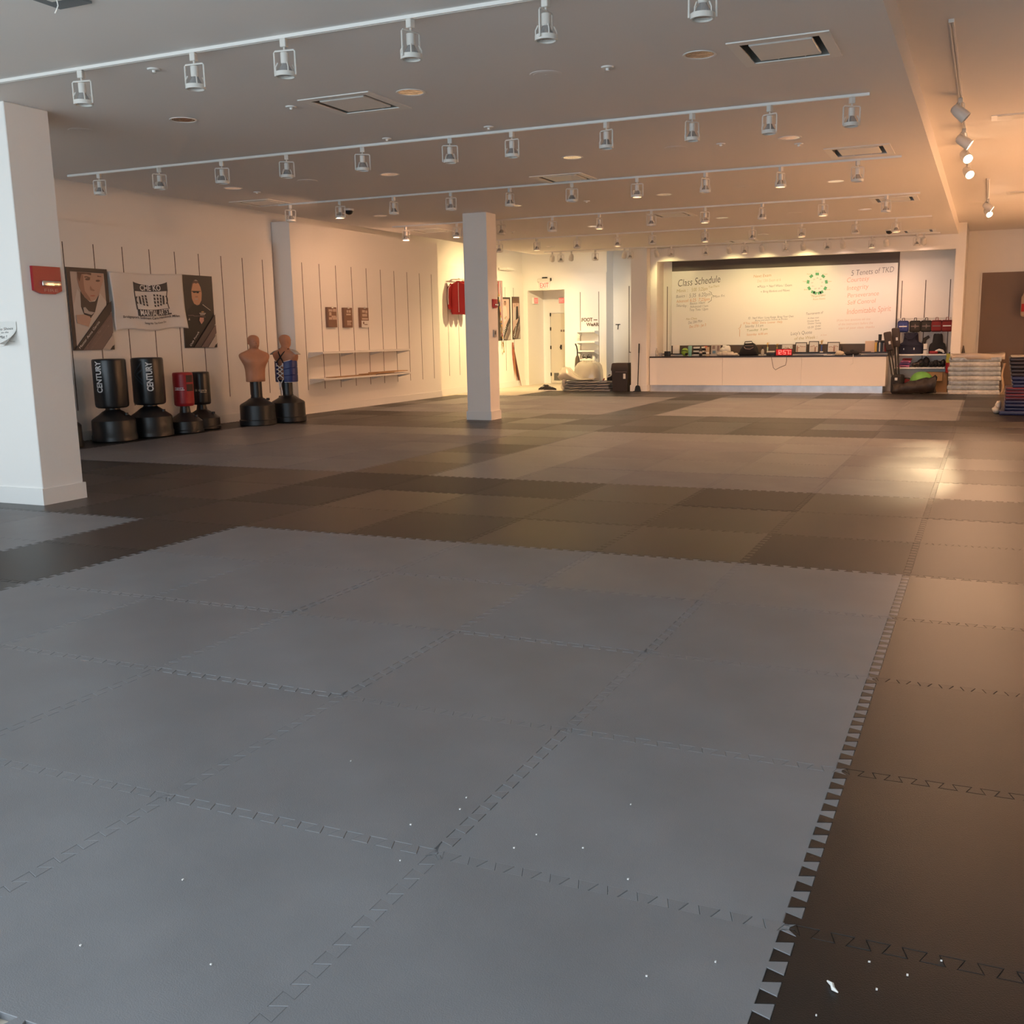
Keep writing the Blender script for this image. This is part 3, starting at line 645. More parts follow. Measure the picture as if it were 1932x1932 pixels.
b.rings([[Vector((.157*math.cos(a-.95+1.05*k/10), .157*math.sin(a-.95+1.05*k/10), z)) for z in (.678, .688)] for k in range(11)], False, False); b.build('underline', LETW, c3)
for z0, z1 in ((.80, .91), (.66, .77)):
    b = MB(); b.rings([[Vector((r*math.cos(a+.32+.85*k/10), r*math.sin(a+.32+.85*k/10), z)) for r, z in ((.154, z0), (.1575, z0), (.1575, z1), (.154, z1))] for k in range(11)]); b.build('mesh_panel', mat('mesh_brown', (.06, .028, .022), .7), c3)
c4 = bag('standing_punching_bag', 'small black standing punching bag with pale printed lettering, right of the red one', -11.86, 13.33, .157, .40, .94, .29, .20, BLKV, None, .075, .12)
a = TOCAM(-11.86, 13.33); wraptext('lil tigers', .1585, a-.55, .625, .185, .036, mat('cream_print', (.60, .56, .46), .5), c4, False)
b = MB(); b.rings([[Vector((.159*math.cos(a-.05+.65*k/8), .159*math.sin(a-.05+.65*k/8), z)) for z in (.604, .612)] for k in range(9)], False, False); b.build('underline', MATS['cream_print'], c4)
c5 = bag('standing_punching_bag', 'black bag base peeping out behind the wide column at the left wall', -11.80, 10.38, .2, .5, 1.0, .31, .33, BLKV, None)
# torso dummies
def torso_mesh(t):
    spec = [(.735,.150,.098,0),(.742,.165,.11,0),(.80,.165,.114,0),(.88,.168,.115,0),(.95,.175,.117,.004),(1.01,.192,.122,.010),(1.06,.215,.128,.014),(1.10,.238,.128,.012),(1.14,.258,.120,.004),(1.175,.266,.108,-.004),(1.20,.258,.096,-.010),(1.222,.228,.086,-.014),(1.245,.172,.076,-.014),(1.265,.122,.069,-.010),(1.282,.088,.066,-.004),(1.30,.075,.068,.006),(1.318,.074,.078,.018),(1.335,.076,.090,.026),(1.36,.081,.099,.022),(1.39,.088,.105,.014),(1.42,.093,.108,.008),(1.45,.094,.107,.004),(1.475,.087,.098,.002),(1.497,.070,.08,.001),(1.512,.044,.05,0),(1.519,.018,.02,0)]
    b = MB(); n = 40; rs = []
    for z, w_, d, off in spec:
        e = .8 if 1.05 < z < 1.21 else .95
        ring = []
        for j in range(n):
            a = 2*PI*j/n; c, s_ = math.cos(a), math.sin(a)
            x = d*abs(c)**e*(1 if c >= 0 else -1); y = w_*abs(s_)**e*(1 if s_ >= 0 else -1)
            if x > 0 and .98 < z < 1.16: x += .014*math.exp(-((abs(y)-.085)/.06)**2)*math.sin((z-.98)/.18*PI)      # chest
            if x > 0 and .78 < z < 1.0: x += .005*math.cos(y*60)*(1-abs(y)/.18)                                   # belly relief
            ring.append((x+off, y, z))
        rs.append(ring)
    b.rings(rs)
    b.ball((.120, 0, 1.385), .017, .015, .026, 10, 7); b.ball((.108, 0, 1.425), .014, .062, .009, 12, 6); b.ball((.114, 0, 1.347), .012, .028, .006, 10, 6); b.ball((.110, 0, 1.318), .014, .024, .014, 10, 6)
    for s_ in (-1, 1): b.ball((.104, s_*.035, 1.404), .010, .018, .008, 10, 6)
    for s_ in (-1, 1): b.ball((.0, s_*.093, 1.395), .024, .011, .034, 10, 7)
    return b.build('torso', SKIN, t, ang=60)
def dummy(label, x, y, rz):
    t = thing('torso_training_dummy', label, 'training dummy', (x, y, 0), rz, 'flesh coloured torso dummies')
    rb = .305; hb = .36
    bs = MB().lathe([(rb*.97, 0), (rb*1.02, .015), (rb*1.02, .09), (rb*.97, .1), (rb*.96, hb*.94), (rb*.90, hb), (rb*.6, hb+.05), (.13, hb+.09), (.105, hb+.10), (.1, hb+.12)], n=40).build('base', BLKP, t)
    MB().lathe([(.03, 0), (.03, .035), (.022, .04)], (.02, .19, hb+.05), 14).build('filler_cap', BLKP, bs)
    MB().lathe([(.098, hb+.08), (.096, .70), (.094, .76)], n=24).build('post', BLKP, t)
    torso_mesh(t); return t
d1 = dummy('bare flesh coloured torso dummy on black base, facing the room', -11.42, 14.2, R(-28))
d2 = dummy('flesh coloured torso dummy seen from behind, wearing a blue laced chest guard', -11.32, 14.92, R(84))
def guard(t):
    b = MB(); n = 36; lo, hi = R(-158), R(158)
    top = []
    def rr(a, z, k): d, w_ = .135+k, .19+k; return Vector((d*math.cos(a), w_*math.sin(a), z))
    zt = lambda a: 1.09 - .05*math.cos(a)**2 + (.06*math.cos(a) if math.cos(a) > 0 else 0)
    rs = []
    for j in range(n+1):
        a = lo+(hi-lo)*j/n; zz = zt(a); zb = .70
        rs.append([rr(a, zb, 0), rr(a, zb, .025)]+[rr(a, zb+(zz-zb)*q, .03) for q in (.06, .3, .32, .34, .62, .64, .66, .94)]+[rr(a, zz, .025), rr(a, zz, 0)])
        for i in (4, 7): rs[-1][i] = rs[-1][i]*1.0-Vector((.006*math.cos(a), .006*math.sin(a), 0))
    b.rings(rs); g = b.build('chest_guard', mat('guard_blue', (.02, .032, .15), .4), t)
    b = MB()
    for f in (lambda a: zt(a), lambda a: .70): b.tube([rr(lo+(hi-lo)*j/40, f(lo+(hi-lo)*j/40), .014) for j in range(41)], .0085, 6)
    for z in (.80, .91): b.tube([rr(R(-40)+R(80)*j/10, z, .033) for j in range(11)], .006, 5)
    b.build('white_binding', LETW, g)
    b = MB(); zs = [1.02, .93, .90, .82, .80, .73]
    L = lambda s_, z: rr(s_*R(160), z, .022)+Vector((-.012, 0, 0))
    for i, (za, zb) in enumerate([(1.0, .91), (.93, .84), (.86, .77)]):
        b.tube([L(1, za), L(-1, zb)], .008, 6); b.tube([L(-1, za), L(1, zb)], .008, 6)
    b.tube([L(1, 1.03), L(1, .97)], .01, 6); b.tube([L(-1, 1.03), L(-1, .97)], .01, 6)
    b.tube([L(1, .76), (-.17, .02, .70), (-.16, .0, .62), (-.15, .035, .57), (-.16, .03, .70)], .007, 6)
    b.tube([L(-1, .76), (-.17, -.01, .66), (-.165, -.03, .54), (-.17, -.035, .47)], .008, 6); b.build('lace', LETW, g)
    b = MB()
    for s_ in (-1, 1): b.tube([L(s_*.97, 1.03), (-.130, 0, 1.13), (-.108, -s_*.06, 1.21), (-.03, -s_*.105, 1.272), (.06, -s_*.10, 1.235), (.14, -s_*.09, 1.10)], .011, 6)
    b.build('strap', BLKC, g)
    for s_ in (-1, 1):
        b = MB().rings([[(-.03, s_*.13, 1.262), (.05, s_*.13, 1.262)], [(-.06, s_*.22, 1.235), (.06, s_*.22, 1.235)], [(-.07, s_*.30, 1.185), (.06, s_*.30, 1.18)]], False, False)
        o = b.build('shoulder_flap', mat('guard_white_trim', (.5, .48, .45), .5), g); md = o.modifiers.new('t', 'SOLIDIFY'); md.thickness = .012
guard(d2)
# ================================================================== wall display: shelves, clipboards, boards
def wshelf(label, z, y0, y1, ypan):
    t = thing('wall_shelf', label, 'shelf', (-12.05, (y0+y1)/2, z), 0, 'white wall shelves')
    h = (y1-y0)/2; b = MB(); k = 3
    L = 2*h/k; 
    for i in range(k): b.rbox((.0, -h+i*L+.004, -.035), (.34, -h+(i+1)*L-.004, 0), .003, 1)
    b.build('shelf_board', WHITEM, t)
    for i in range(k+1):
        y = -h+i*L; MB().prism([(0, y-.006, -.035), (.3, y-.006, -.035), (.3, y-.006, -.045), (0, y-.006, -.11)], (0, 1, 0), .012).build('bracket', WHITEM, t)
    return t
wshelf('empty white wall shelf, the upper one under the three hanging clipboards', 1.18, 16.60, 19.9, 0)
wshelf('lower white wall shelf carrying loose wooden boards', .67, 16.60, 19.9, 0)
for i, (ya, yb, z, dz, m) in enumerate([(17.05, 18.5, .672, .012, WOOD), (18.2, 19.2, .686, .014, WOOD), (18.55, 19.75, .702, .016, WOOD)]):
    o = MB().rbox((-.13, -(yb-ya)/2, 0), (.13, (yb-ya)/2, dz), .003, 1).build('wooden_board', m); o.location = (-11.86+.01*i, (ya+yb)/2, z)
    tag(o, ['long thin wooden board at the left of the lower wall shelf', 'short wooden board lying in the middle of the lower shelf stack', 'topmost wooden board at the right of the lower wall shelf'][i], 'board', 'loose wooden boards')
CLIP = mat('clipboard_brown', (.22, .12, .08), .5); CLIPL = mat('clipboard_pale_print', (.55, .42, .34), .6)
for i, (xa, ya, xb, yb) in enumerate([(613, 579.5, 632, 617.5), (644, 580.5, 661.5, 618), (675, 580.5, 692, 617.5)]):
    a, c = onX(xa, ya, -12.05), onX(xb, yb, -12.05); w_, h = (c.y-a.y), (a.z-c.z)
    t = thing('hanging_sign_board', ['leftmost of three small brown boards hanging on the slotted wall', 'middle one of three small brown boards hanging on the slotted wall', 'rightmost of three small brown boards, white sheet at its foot'][i], 'sign', (-12.05, (a.y+c.y)/2, (a.z+c.z)/2), 0, 'small brown hanging boards')
    MB().rbox((.004, -w_/2, -h/2), (.06, w_/2, h/2), .003, 1).build('board', CLIP, t)
    b = MB().rbox((.06, -.035, h/2-.02), (.072, .035, h/2+.012), .003, 1); b.build('clip', CHROME, t)
    b = MB(); random.seed(i)
    for (u0, v0, u1, v1) in [[(-.4,.28,.0,.40),(.05,.28,.42,.42),(-.35,.08,-.1,.25),(-.1,-.02,.4,.08),(-.4,-.12,-.05,.0),(.0,-.12,.45,.0)],[(-.2,.25,.0,.38),(.05,.25,.3,.38),(-.25,.12,.3,.2),(-.2,-.22,.35,-.15),(-.2,-.3,.25,-.25),(-.2,-.38,.3,-.33)],[(-.3,.25,.05,.38),(.1,.22,.35,.36),(-.3,.05,.3,.18),(-.35,-.12,.4,-.02)]][i]:
        b.quad((.0615, u0*w_, v0*h), (.0615, u1*w_, v0*h), (.0615, u1*w_, v1*h), (.0615, u0*w_, v1*h))
    b.build('printed_text', CLIPL, t)
    if i == 2:
        pp = MB().rbox((.06, -.42*w_, -.5*h), (.063, .5*w_, -.16*h), .001, 1).build('paper_sheet', PAPER, t)
        b = MB(); b.quad((.0635, -.25*w_, -.34*h), (.0635, -.1*w_, -.34*h), (.0635, -.1*w_, -.22*h), (.0635, -.25*w_, -.22*h)); b.quad((.0635, -.1*w_, -.38*h), (.0635, .3*w_, -.38*h), (.0635, .3*w_, -.34*h), (.0635, -.1*w_, -.34*h)); b.build('printed_text', CLIP, pp)
# ================================================================== column fittings
def alarm(label, X, px, py, w_, h, txt):
    p = onX(px, py, X); t = thing('fire_alarm', label, 'fire alarm', p, 0, 'red fire alarm strobes')
    MB().prism([(0, -w_/2, h/2), (0, w_/2, h/2), (0, w_/2, -h*.38), (0, w_*.25, -h*.5), (0, -w_*.25, -h*.5), (0, -w_/2, -h*.38)], (1, 0, 0), .03).build('housing', REDP, t)
    MB().rbox((.03, -w_*.25, -h*.22), (.055, w_*.42, -h*.02), .006).build('strobe', CHROME, t)
    if txt: text('FIRE', (.031, -w_*.15, -h*.42), (0, 1, 0), (0, 0, 1), w_*.5, h*.11, mat('alarm_print', (.6, .3, .28), .5), 'lettering', t, .001)
alarm('red fire alarm with strobe on the wide column at far left', -7.795, 85, 529, .30, .24, True)
alarm('red fire alarm with strobe on the slim middle column', -7.83, 932, 573, .16, .15, True)
p = onX(932.5, 629, -7.83); t = thing('thermostat', 'small grey wall control under the fire alarm on the slim column', 'thermostat', p)
MB().rbox((0, -.055, -.06), (.025, .055, .06), .004).build('case', mat('grey_plastic', (.4, .38, .36), .4), t); b = MB(); b.quad((.0255, -.03, -.02), (.0255, .02, -.02), (.0255, .02, .04), (.0255, -.03, .04)); b.build('display', PGREY, t)
def note():
    Yn = 6.615; L = onY(12, 632, Yn); t = thing('paper_note', 'white handwritten paper note taped to the wide column at left edge', 'note', L)
    b = MB(); n = 10; A, B_ = onY(-12, 608, Yn)-L, onY(35, 653, Yn)-L
    vs = []
    for j in range(n+1):
        for i in range(n+1):
            u, v = i/n, j/n; c = max(0, u+v-1.25); vs.append((A.x+(B_.x-A.x)*u-.02*c, -.003-.16*c*c*2, A.z+(B_.z-A.z)*v+.03*c))
    b.add(vs, [(j*(n+1)+i, j*(n+1)+i+1, (j+1)*(n+1)+i+1, (j+1)*(n+1)+i) for j in range(n) for i in range(n)]); b.build('sheet', PAPER, t)
    for s, x0, y0, x1, y1, h in [('No Shoes', -4, 624, 25.5, 621.5, .022), ('on the', 3, 629, 17, 628, .014), ('Mat !', 0, 639, 14, 638, .026), ('Thanks', 20, 645, 29, 645, .008)]:
        a, c = onY(x0, y0, Yn)-L, onY(x1, y1, Yn)-L; text(s, a+Vector((0, -.005, 0)), c-a, (0, 0, 1), (c-a).length, h, INKK, 'handwriting', t, .0, shear=.15)
note()
# ================================================================== WHITEBOARD AND HANDWRITING
BY = AY-.045
a, c = onY(1268, 486, BY), onY(1690, 655, BY)
t = thing('whiteboard', 'huge white wall board full of handwriting above the long counter', 'whiteboard', ((a.x+c.x)/2, BY, 1.9))
L = Vector(t.location); bx0, bx1 = a.x-L.x, c.x-L.x
g = lambda x, y: onY(x, y, BY)-L
zt, zm, zb, z0 = g(1480, 476)[2], g(1480, 504)[2], g(1480, 650)[2], g(1480, 672)[2]
MB().rbox((bx0, 0, z0), (bx1, .03, zt), .004, 1).build('backing_panel', BROWN, t)
MB().rbox((bx0, -.008, zb), (bx1-.03, 0, zm), .003, 1).build('writing_surface', BOARDM, t)
def hw(s, x0, y0, x1, y1, hpx, m, bold=-.008, shear=.12):
    A, B_ = g(x0, y0), g(x1, y1); A.y = B_.y = -.0088
    text(s, A, B_-A, (0, 0, 1), (B_-A).length, hpx*.01345, m, 'handwriting', t, .0004, bold=bold, shear=shear)
def stroke(pts, m, r=.008):
    MB().tube([g(x, y)+Vector((0, -.0085, 0)) for x, y in pts], r*.6, 5).build('handwriting', m, t)
hw('Class Schedule', 1279.4, 541, 1359, 532.5, 13, INKK)
for q in [('Minis :', 1277, 552.5, 1298, 550, 6, INKY), ('5:00  5:25pm', 1305, 550, 1335, 547.5, 6.5, INKY), ('Tue-Thurs', 1337, 544, 1357, 541, 4, INKY), ('Basics :', 1276, 562.5, 1296, 560, 5.5, INKB), ('5:35  6:20pm', 1300.5, 561.5, 1341, 558, 7, INKB),
          ('Advanced', 1276.5, 571.5, 1299, 569.5, 5.5, INKO), ('6:25  7:25pm', 1302, 569.5, 1339, 567, 6, INKO), ('Saturday :', 1276.5, 578.5, 1298, 579.5, 5, INKB), ('Basics 10am', 1302, 575, 1330, 572.8, 4.5, INKB), ('Advanced 11am', 1302, 581, 1336, 579, 4.5, INKB), ('Tiny Tots 12pm', 1301, 587, 1336, 585, 4.5, INKB), ('Mon Fri', 1346.5, 562, 1367.5, 560, 4.5, INKB),
          ('No Class', 1295, 604, 1315, 602.5, 4, INKY), ('Dec 20th Mon', 1299, 611.5, 1325, 607.5, 5, INKB), ('Dec 27th - Jan 3', 1301, 619, 1332, 615, 5, INKO),
          ('Next Exam', 1422, 524, 1455, 521.5, 5, INKO), ('Dec 13th Exam at 6', 1429, 533, 1473, 530, 5, INKP), ('Pizza + Nerf Wars / Exam', 1433, 543, 1494, 540, 4.5, INKB), ('Bring Blankets and Pillows', 1440, 552, 1490, 549.5, 4, INKB),
          ('ID   Nerf Wars / Long Range  Bring Your Own', 1412, 602.5, 1497, 598.5, 4, INKB), ('Bring and share Snacks & Drinks', 1425, 606, 1486, 603, 2.6, INKB), ('If You  NEED  Extra  Loaner  Help', 1403, 612, 1476, 609, 4, INKO), ('Saturday  3-5 pm', 1406, 618, 1440, 616, 4.5, INKB), ('Tuesday  5 pm', 1409, 625.5, 1448, 622.5, 4, INKG), ('Saturday  6:00 am', 1409, 633.5, 1448, 631, 4, INKO),
          ('5 Tenets of TKD', 1606, 520.5, 1686.5, 513, 9.5, INKB), ('-', 1592, 532.5, 1595, 532.2, 1.2, INKR), ('Courtesy', 1598, 533, 1640, 529, 8, INKR), ('-', 1592, 546, 1595, 545.7, 1.2, INKR), ('Integrity', 1598, 548, 1639, 544, 8, INKR), ('-', 1594, 560, 1597, 559.7, 1.2, INKR), ('Perseverance', 1599, 561.5, 1658, 557, 7.5, INKR), ('-', 1595, 574, 1598, 573.7, 1.2, INKR), ('Self Control', 1599, 575, 1652, 571, 7.5, INKR), ('-', 1596, 590, 1599, 589.7, 1.2, INKR), ('Indomitable Spirit', 1598, 593, 1681, 586.5, 9.5, INKR),
          ('(If you have questions ask one', 1579, 606.5, 1642, 603.5, 4, INKP), ('of the instructors before the', 1582, 614, 1647, 611, 4, INKP), ('start of your class, thanks', 1582, 621.5, 1650, 618.5, 4, INKP),
          ('Targets and', 1531, 561, 1557, 558.5, 3.2, INKY), ('Poom Events', 1534, 566.5, 1557, 564.5, 3, INKY), ('Tournaments of', 1521, 594.5, 1553, 591.5, 4.5, INKB), ('4 class min', 1524, 602, 1545, 600.5, 3, INKB), ('October Rank', 1523, 607.5, 1546, 606, 3, INKB), ('October Testing', 1524, 612, 1549, 610.5, 3, INKB), ('12-20', 1524, 620, 1535, 618.5, 3.5, INKB), ('Order', 1538, 617, 1549, 616, 3, INKB), ('Green', 1538, 622, 1549, 621, 3, INKB),
          ("Lucy's Quote", 1492, 632.5, 1532, 629.5, 6, INKB), ('of the Week :', 1499, 641.5, 1542, 638.5, 5.5, INKY), ('A low', 1548, 634, 1560, 633, 3, INKP)]: hw(*q)
stroke([(1338, 550), (1342.5, 552), (1343, 556), (1347, 558.5), (1343, 560.5), (1342, 567), (1336, 571)], INKK)
stroke([(1398.5, 612), (1396.5, 618), (1393.5, 620), (1396, 622), (1395.5, 635)], INKO); stroke([(1430, 541), (1431.5, 541)], INKK, .02); stroke([(1436, 550.5), (1437.2, 550.5)], INKK, .014)
for i in range(9):
    aa = 2*PI*i/9+PI/2; cx, cy = 1542+17.5*math.cos(aa), 535-18*math.sin(aa); w_, h = (3.3, 2.5)
    b = MB(); 
    for k in ((-1, 1) if i in (4, 5) else (0,)):
        pts = [(cx+(x*w_+k*2.2)*math.cos(aa-PI/2)-y*h*math.sin(aa-PI/2), cy-(x*w_+k*2.2)*math.sin(aa-PI/2)-y*h*math.cos(aa-PI/2)) for x, y in ((-1, -1), (1, -1), (1, 1), (-1, 1))]
        b.prism([g(x, y)+Vector((0, -.0088, 0)) for x, y in pts], (0, -1, 0), .001)
    b.build('green_marker_block', INKGR, t, smooth=False)
    ox, oy = 1542+24*math.cos(aa), 535-23*math.sin(aa); hw(['Minis','Poom','Target','Belts','Kicks','Forms','Break','Spar','Weapon'][i], ox-4, oy+1, ox+4, oy+.6, 2, INKY)
    ox, oy = 1542+9.5*math.cos(aa), 535-10*math.sin(aa); hw(['A','25','pair','10 s','go','20','3x','T','5'][i], ox-2, oy+1, ox+2, oy+.8, 2.2, INKB)
# ================================================================== COUNTER
KY = 24.95; KZ = .855
ka, kb = onY(1225.5, 700, KY).x, onY(1671, 700, KY).x
t = thing('service_counter', 'long low white counter with dark top and metal kick plate under the whiteboard', 'counter', ((ka+kb)/2, KY+.2, 0))
h = (kb-ka)/2; zk = .145
b = MB(); sx = [-h, onY(1291, 700, KY).x-(ka+kb)/2-.0, onY(1512, 700, KY).x-(ka+kb)/2, h]; sx[1] = onY(1363, 700, KY).x-(ka+kb)/2
for i in range(3): MB().rbox((sx[i]+.002, -.2, zk), (sx[i+1]-.002, -.18, KZ-.035), .003, 1).build('front_panel', WALL, t)
MB().box((-h, -.18, zk), (h, .45, KZ-.035)).build('body', WALL, t)
MB().rbox((-h-.0, -.21, KZ-.035), (h+.01, .3, KZ), .004, 1).build('counter_top', mat('dark_top', (.03, .018, .014), .35), t)
MB().box((-h, -.15, -.02), (h-.06, .4, zk)).build('kick_plate', mat('brushed_steel', (.55, .56, .58), .32, metal=.75, var=.12, vscale=5, bump=.05), t)
b = MB(); b.box((-h, .3, KZ-.035), (h-.02, .45, KZ+.035)); b.build('back_ledge', WALL, t)
MB().rbox((-h, .29, KZ+.035), (h-.01, .6, KZ+.06), .003, 1).build('ledge_top', MATS['dark_top'], t)
Y1, Y2 = 25.03, 25.34; ZL = KZ+.06
MPX = .01295     # metres per pixel here
def item(name, label, cat, px, Y, z=None, group=None):
    z = KZ if z is None else z
    return thing(name, label, cat, (onY(px, 660, Y).x, Y, z), 0, group)
P = lambda n: n*MPX
t = item('pennant', 'dark pointed pennant leaning at the left end of the counter', 'pennant', 1236.5, Y1+.1); MB().prism([(-.035, 0, 0), (.05, 0, 0), (-.02, .03, .42)], (0, 1, 0), .012).build('cloth', BLKC, t)
t = item('bottle', 'small clear bottle in front of the dark pennant on the counter', 'bottle', 1239, Y1-.05); MB().lathe([(.03, 0), (.034, .01), (.034, .13), (.014, .17), (.014, .2)], n=16).build('body', mat('clear_bottle', (.62, .58, .5), .12, alpha=.6), t); MB().lathe([(.016, .2), (.016, .225)], n=14).build('cap', WHITEM, t)
t = item('mug', 'small grey mug between the clear bottle and the black box', 'mug', 1246.5, Y1); MB().lathe([(.038, 0), (.042, .09), (.038, .09), (.034, .01)], n=18).build('cup', MATS['grey_plastic'], t); MB().tube([(.04, 0, .075), (.065, 0, .065), (.065, 0, .03), (.04, 0, .02)], .006, 6).build('handle', MATS['grey_plastic'], t)
t = item('speaker_box', 'black cube shaped box on the counter left of the green ball', 'speaker', 1259.5, Y1); MB().rbox((-.07, -.06, 0), (.07, .06, .125), .01).build('case', BLKP, t); MB().lathe([(.05, .0), (.035, .004)], n=20).xf(Matrix.Translation((0, -.061, .065)) @ Matrix.Rotation(PI/2, 4, 'X')).build('grille', BLKC, t)
t = item('paper_stack', 'tall white paper box standing against the board at left', 'box', 1276, Y2, ZL); MB().rbox((-.08, -.04, 0), (.08, .04, .21), .004).build('box', PAPER, t)
t = item('helmet', 'lime green rounded sparring helmet behind the teal tumbler', 'helmet', 1292.5, Y2-.12); MB().ball((0, 0, .10), .095, .09, .10, 20, 12).build('shell', mat('lime_foam', (.30, .48, .06), .45), t); MB().tube([(-.07, -.05, .12), (-.03, -.085, .14), (.03, -.085, .14), (.07, -.05, .12)], .012, 6).build('brow_band', mat('dark_green', (.03, .07, .03), .5), t); MB().ball((.05, -.06, .05), .04, .03, .035, 12, 8).build('ear_pad', BLKC, t)
t = item('tumbler', 'pale teal drinking tumbler on the counter right of the green helmet', 'tumbler', 1302, Y1); MB().lathe([(.036, 0), (.04, .01), (.05, .2), (.05, .225)], n=22).build('body', mat('teal_enamel', (.20, .46, .40), .35), t); MB().lathe([(.051, .225), (.048, .245), (.03, .255)], n=22).build('lid', MATS['teal_enamel'], t)
for i in range(5):
    t = item('folded_uniform', ['lowest','second lowest','middle','second highest','topmost'][i]+' folded uniform in the black and white striped pile', 'uniform', 1319.5+(i % 2)*.7, Y2-.1, KZ+i*.045, 'folded uniforms on the counter')
    MB().rbox((-.135, -.1, 0), (.135, .1, .044), .018, 3).build('fabric', WHITEC if i % 2 == 0 else BLKC, t)
t = item('bottle', 'black bottle with silver label in front of the striped uniform pile', 'bottle', 1322, Y1); MB().lathe([(.036, 0), (.04, .012), (.04, .15), (.02, .2), (.018, .24)], n=18).build('body', BLKP, t); MB().lathe([(.041, .07), (.041, .12)], n=18, cap=False).build('label_band', PLITE, t)
t = item('sign_card', 'small orange red sign card behind the black bottle', 'sign', 1331, Y2-.02, ZL); MB().rbox((-.045, 0, .06), (.045, .01, .18), .003, 1).build('card', mat('orange_card', (.55, .12, .06), .6), t); MB().box((-.008, .0, 0), (.008, .01, .06)).build('stem', WHITEM, t); b = MB(); b.quad((-.02, -.001, .09), (.02, -.001, .09), (.02, -.001, .12), (-.02, -.001, .12)); b.build('printed_mark', PAPER, t)
t = item('box', 'narrow upright tan carton right of the striped pile', 'box', 1335.5, Y1); MB().rbox((-.035, -.03, 0), (.035, .03, .22), .004).build('carton', mat('tan_card', (.50, .38, .26), .7), t); MB().box((-.036, -.031, .06), (.036, -.03, .1)).build('label_band', PAPER, t)
t = item('poster_board', 'grey printed display board with blue patch on the counter', 'sign', 1350, Y1+.04)
MB().prism([(-.12, 0, 0), (.12, 0, 0), (.11, .05, .27), (-.115, .05, .27)], (0, 1, 0), .008).build('board', mat('grey_print', (.42, .40, .37), .6), t)
b = MB(); b.quad((-.08, .004, .06), (.0, .004, .06), (.0, .022, .13), (-.08, .022, .13)); b.build('blue_patch', mat('blue_print', (.12, .22, .32), .6), t); b = MB(); b.quad((-.09, .028, .17), (-.02, .028, .17), (-.02, .044, .25), (-.09, .044, .25)); b.quad((.03, .02, .12), (.09, .02, .12), (.09, .044, .25), (.03, .044, .25)); b.build('dark_picture', PMID, t)
def blob(pts, seed, disp, m, nm, t):
    b = MB()
    for (x, y, z, rx, ry, rz) in pts: b.ball((x, y, z), rx, ry, rz, 18, 12)
    o = b.build(nm, m, t, ang=70); random.seed(seed)
    for v in o.data.vertices:
        k = math.sin(v.co.x*40+seed)*math.sin(v.co.y*37+seed*2)*math.sin(v.co.z*45+seed*3)+.6*math.sin(v.co.x*85+v.co.z*60+seed)
        v.co += v.co.normalized()*disp*k if v.co.length > 1e-6 else Vector()
        v.co.z = max(v.co.z, .001)
    return o
t = item('tissue_pile', 'heap of white cloths and tissue against the board', 'cloth', 1369, Y2-.02, ZL); blob([(-.05, 0, .07, .09, .07, .08), (.04, 0, .09, .09, .07, .10), (-.02, 0, .15, .06, .05, .06)], 1, .008, WHITEC, 'cloth', t)
t = item('plastic_bag', 'crumpled pale plastic bags spread in front of the white cloth heap', 'bag', 1372, Y1+.01); blob([(-.17, 0, .05, .09, .06, .055), (-.06, 0, .06, .10, .07, .07), (.07, 0, .05, .12, .07, .065), (.18, 0, .035, .09, .06, .04)], 4, .012, FILM, 'film', t)
t = item('duffel_bag', 'black duffel bag with grey zip standing on the counter', 'bag', 1413, Y1+.08)
b = MB(); rs = []
for x, zz, yy in ((-.22, .10, .08), (-.2, .16, .1), (-.14, .24, .11), (-.1, .30, .11), (.1, .31, .11), (.15, .28, .11), (.2, .2, .1), (.22, .1, .08)):
    rs.append([(x, yy*math.cos(a_), .5*zz+.5*zz*math.sin(a_)) for a_ in [2*PI*j/18 for j in range(18)]])
b.rings(rs); b.build('body', BLKC, t, ang=60)
b = MB(); b.tube([(-.1, -.1, .22), (-.06, -.115, .17), (.05, -.115, .16), (.13, -.1, .2)], .012, 6); b.tube([(-.08, -.09, .24), (.12, -.09, .245)], .009, 6); b.build('zip', PMID, t)
b = MB(); b.tube([(-.1, -.06, .28), (-.08, -.08, .335), (.08, -.08, .345), (.11, -.06, .28)], .011, 6); b.build('handle', BLKC, t)
t = item('soap_bottle', 'clear pump bottle of hand soap right of the black duffel', 'bottle', 1439, Y1); MB().lathe([(.034, 0), (.04, .015), (.042, .10), (.03, .14), (.016, .155), (.016, .17)], n=20).build('body', MATS['clear_bottle'], t); b = MB(); b.lathe([(.018, .165), (.018, .185), (.006, .187), (.006, .215)], n=14); b.tube([(0, 0, .215), (-.035, 0, .212)], .007, 6); b.build('pump', BLKP, t)
def trophy(label, px, Y, z, hgt, col):
    t = item('trophy', label, 'trophy', px, Y, z, 'small trophies on the ledge')
    MB().rbox((-.035, -.03, 0), (.035, .03, .03), .004).build('base', PAPER, t); MB().lathe([(.018, .03), (.018, hgt*.62)], n=14).build('column', col, t)
    b = MB(); b.lathe([(.02, hgt*.62), (.008, hgt*.66), (.013, hgt*.76), (.016, hgt*.82), (.006, hgt*.86), (.014, hgt*.9), (.012, hgt*.96), (.002, hgt*.985)], n=14)
    b.tube([(0, 0, hgt*.8), (.035, 0, hgt*.9), (.03, 0, hgt)], .006, 6); b.tube([(0, 0, hgt*.8), (-.035, 0, hgt*.88)], .006, 6); b.build('figure', GOLD, t)
trophy('small trophy with pale green column right of the soap bottle', 1448, Y2-.12, KZ, .32, mat('pale_green', (.45, .58, .42), .4))
trophy('small gold trophy above the black player', 1466, Y2, ZL, .22, mat('amber', (.60, .38, .10), .35))
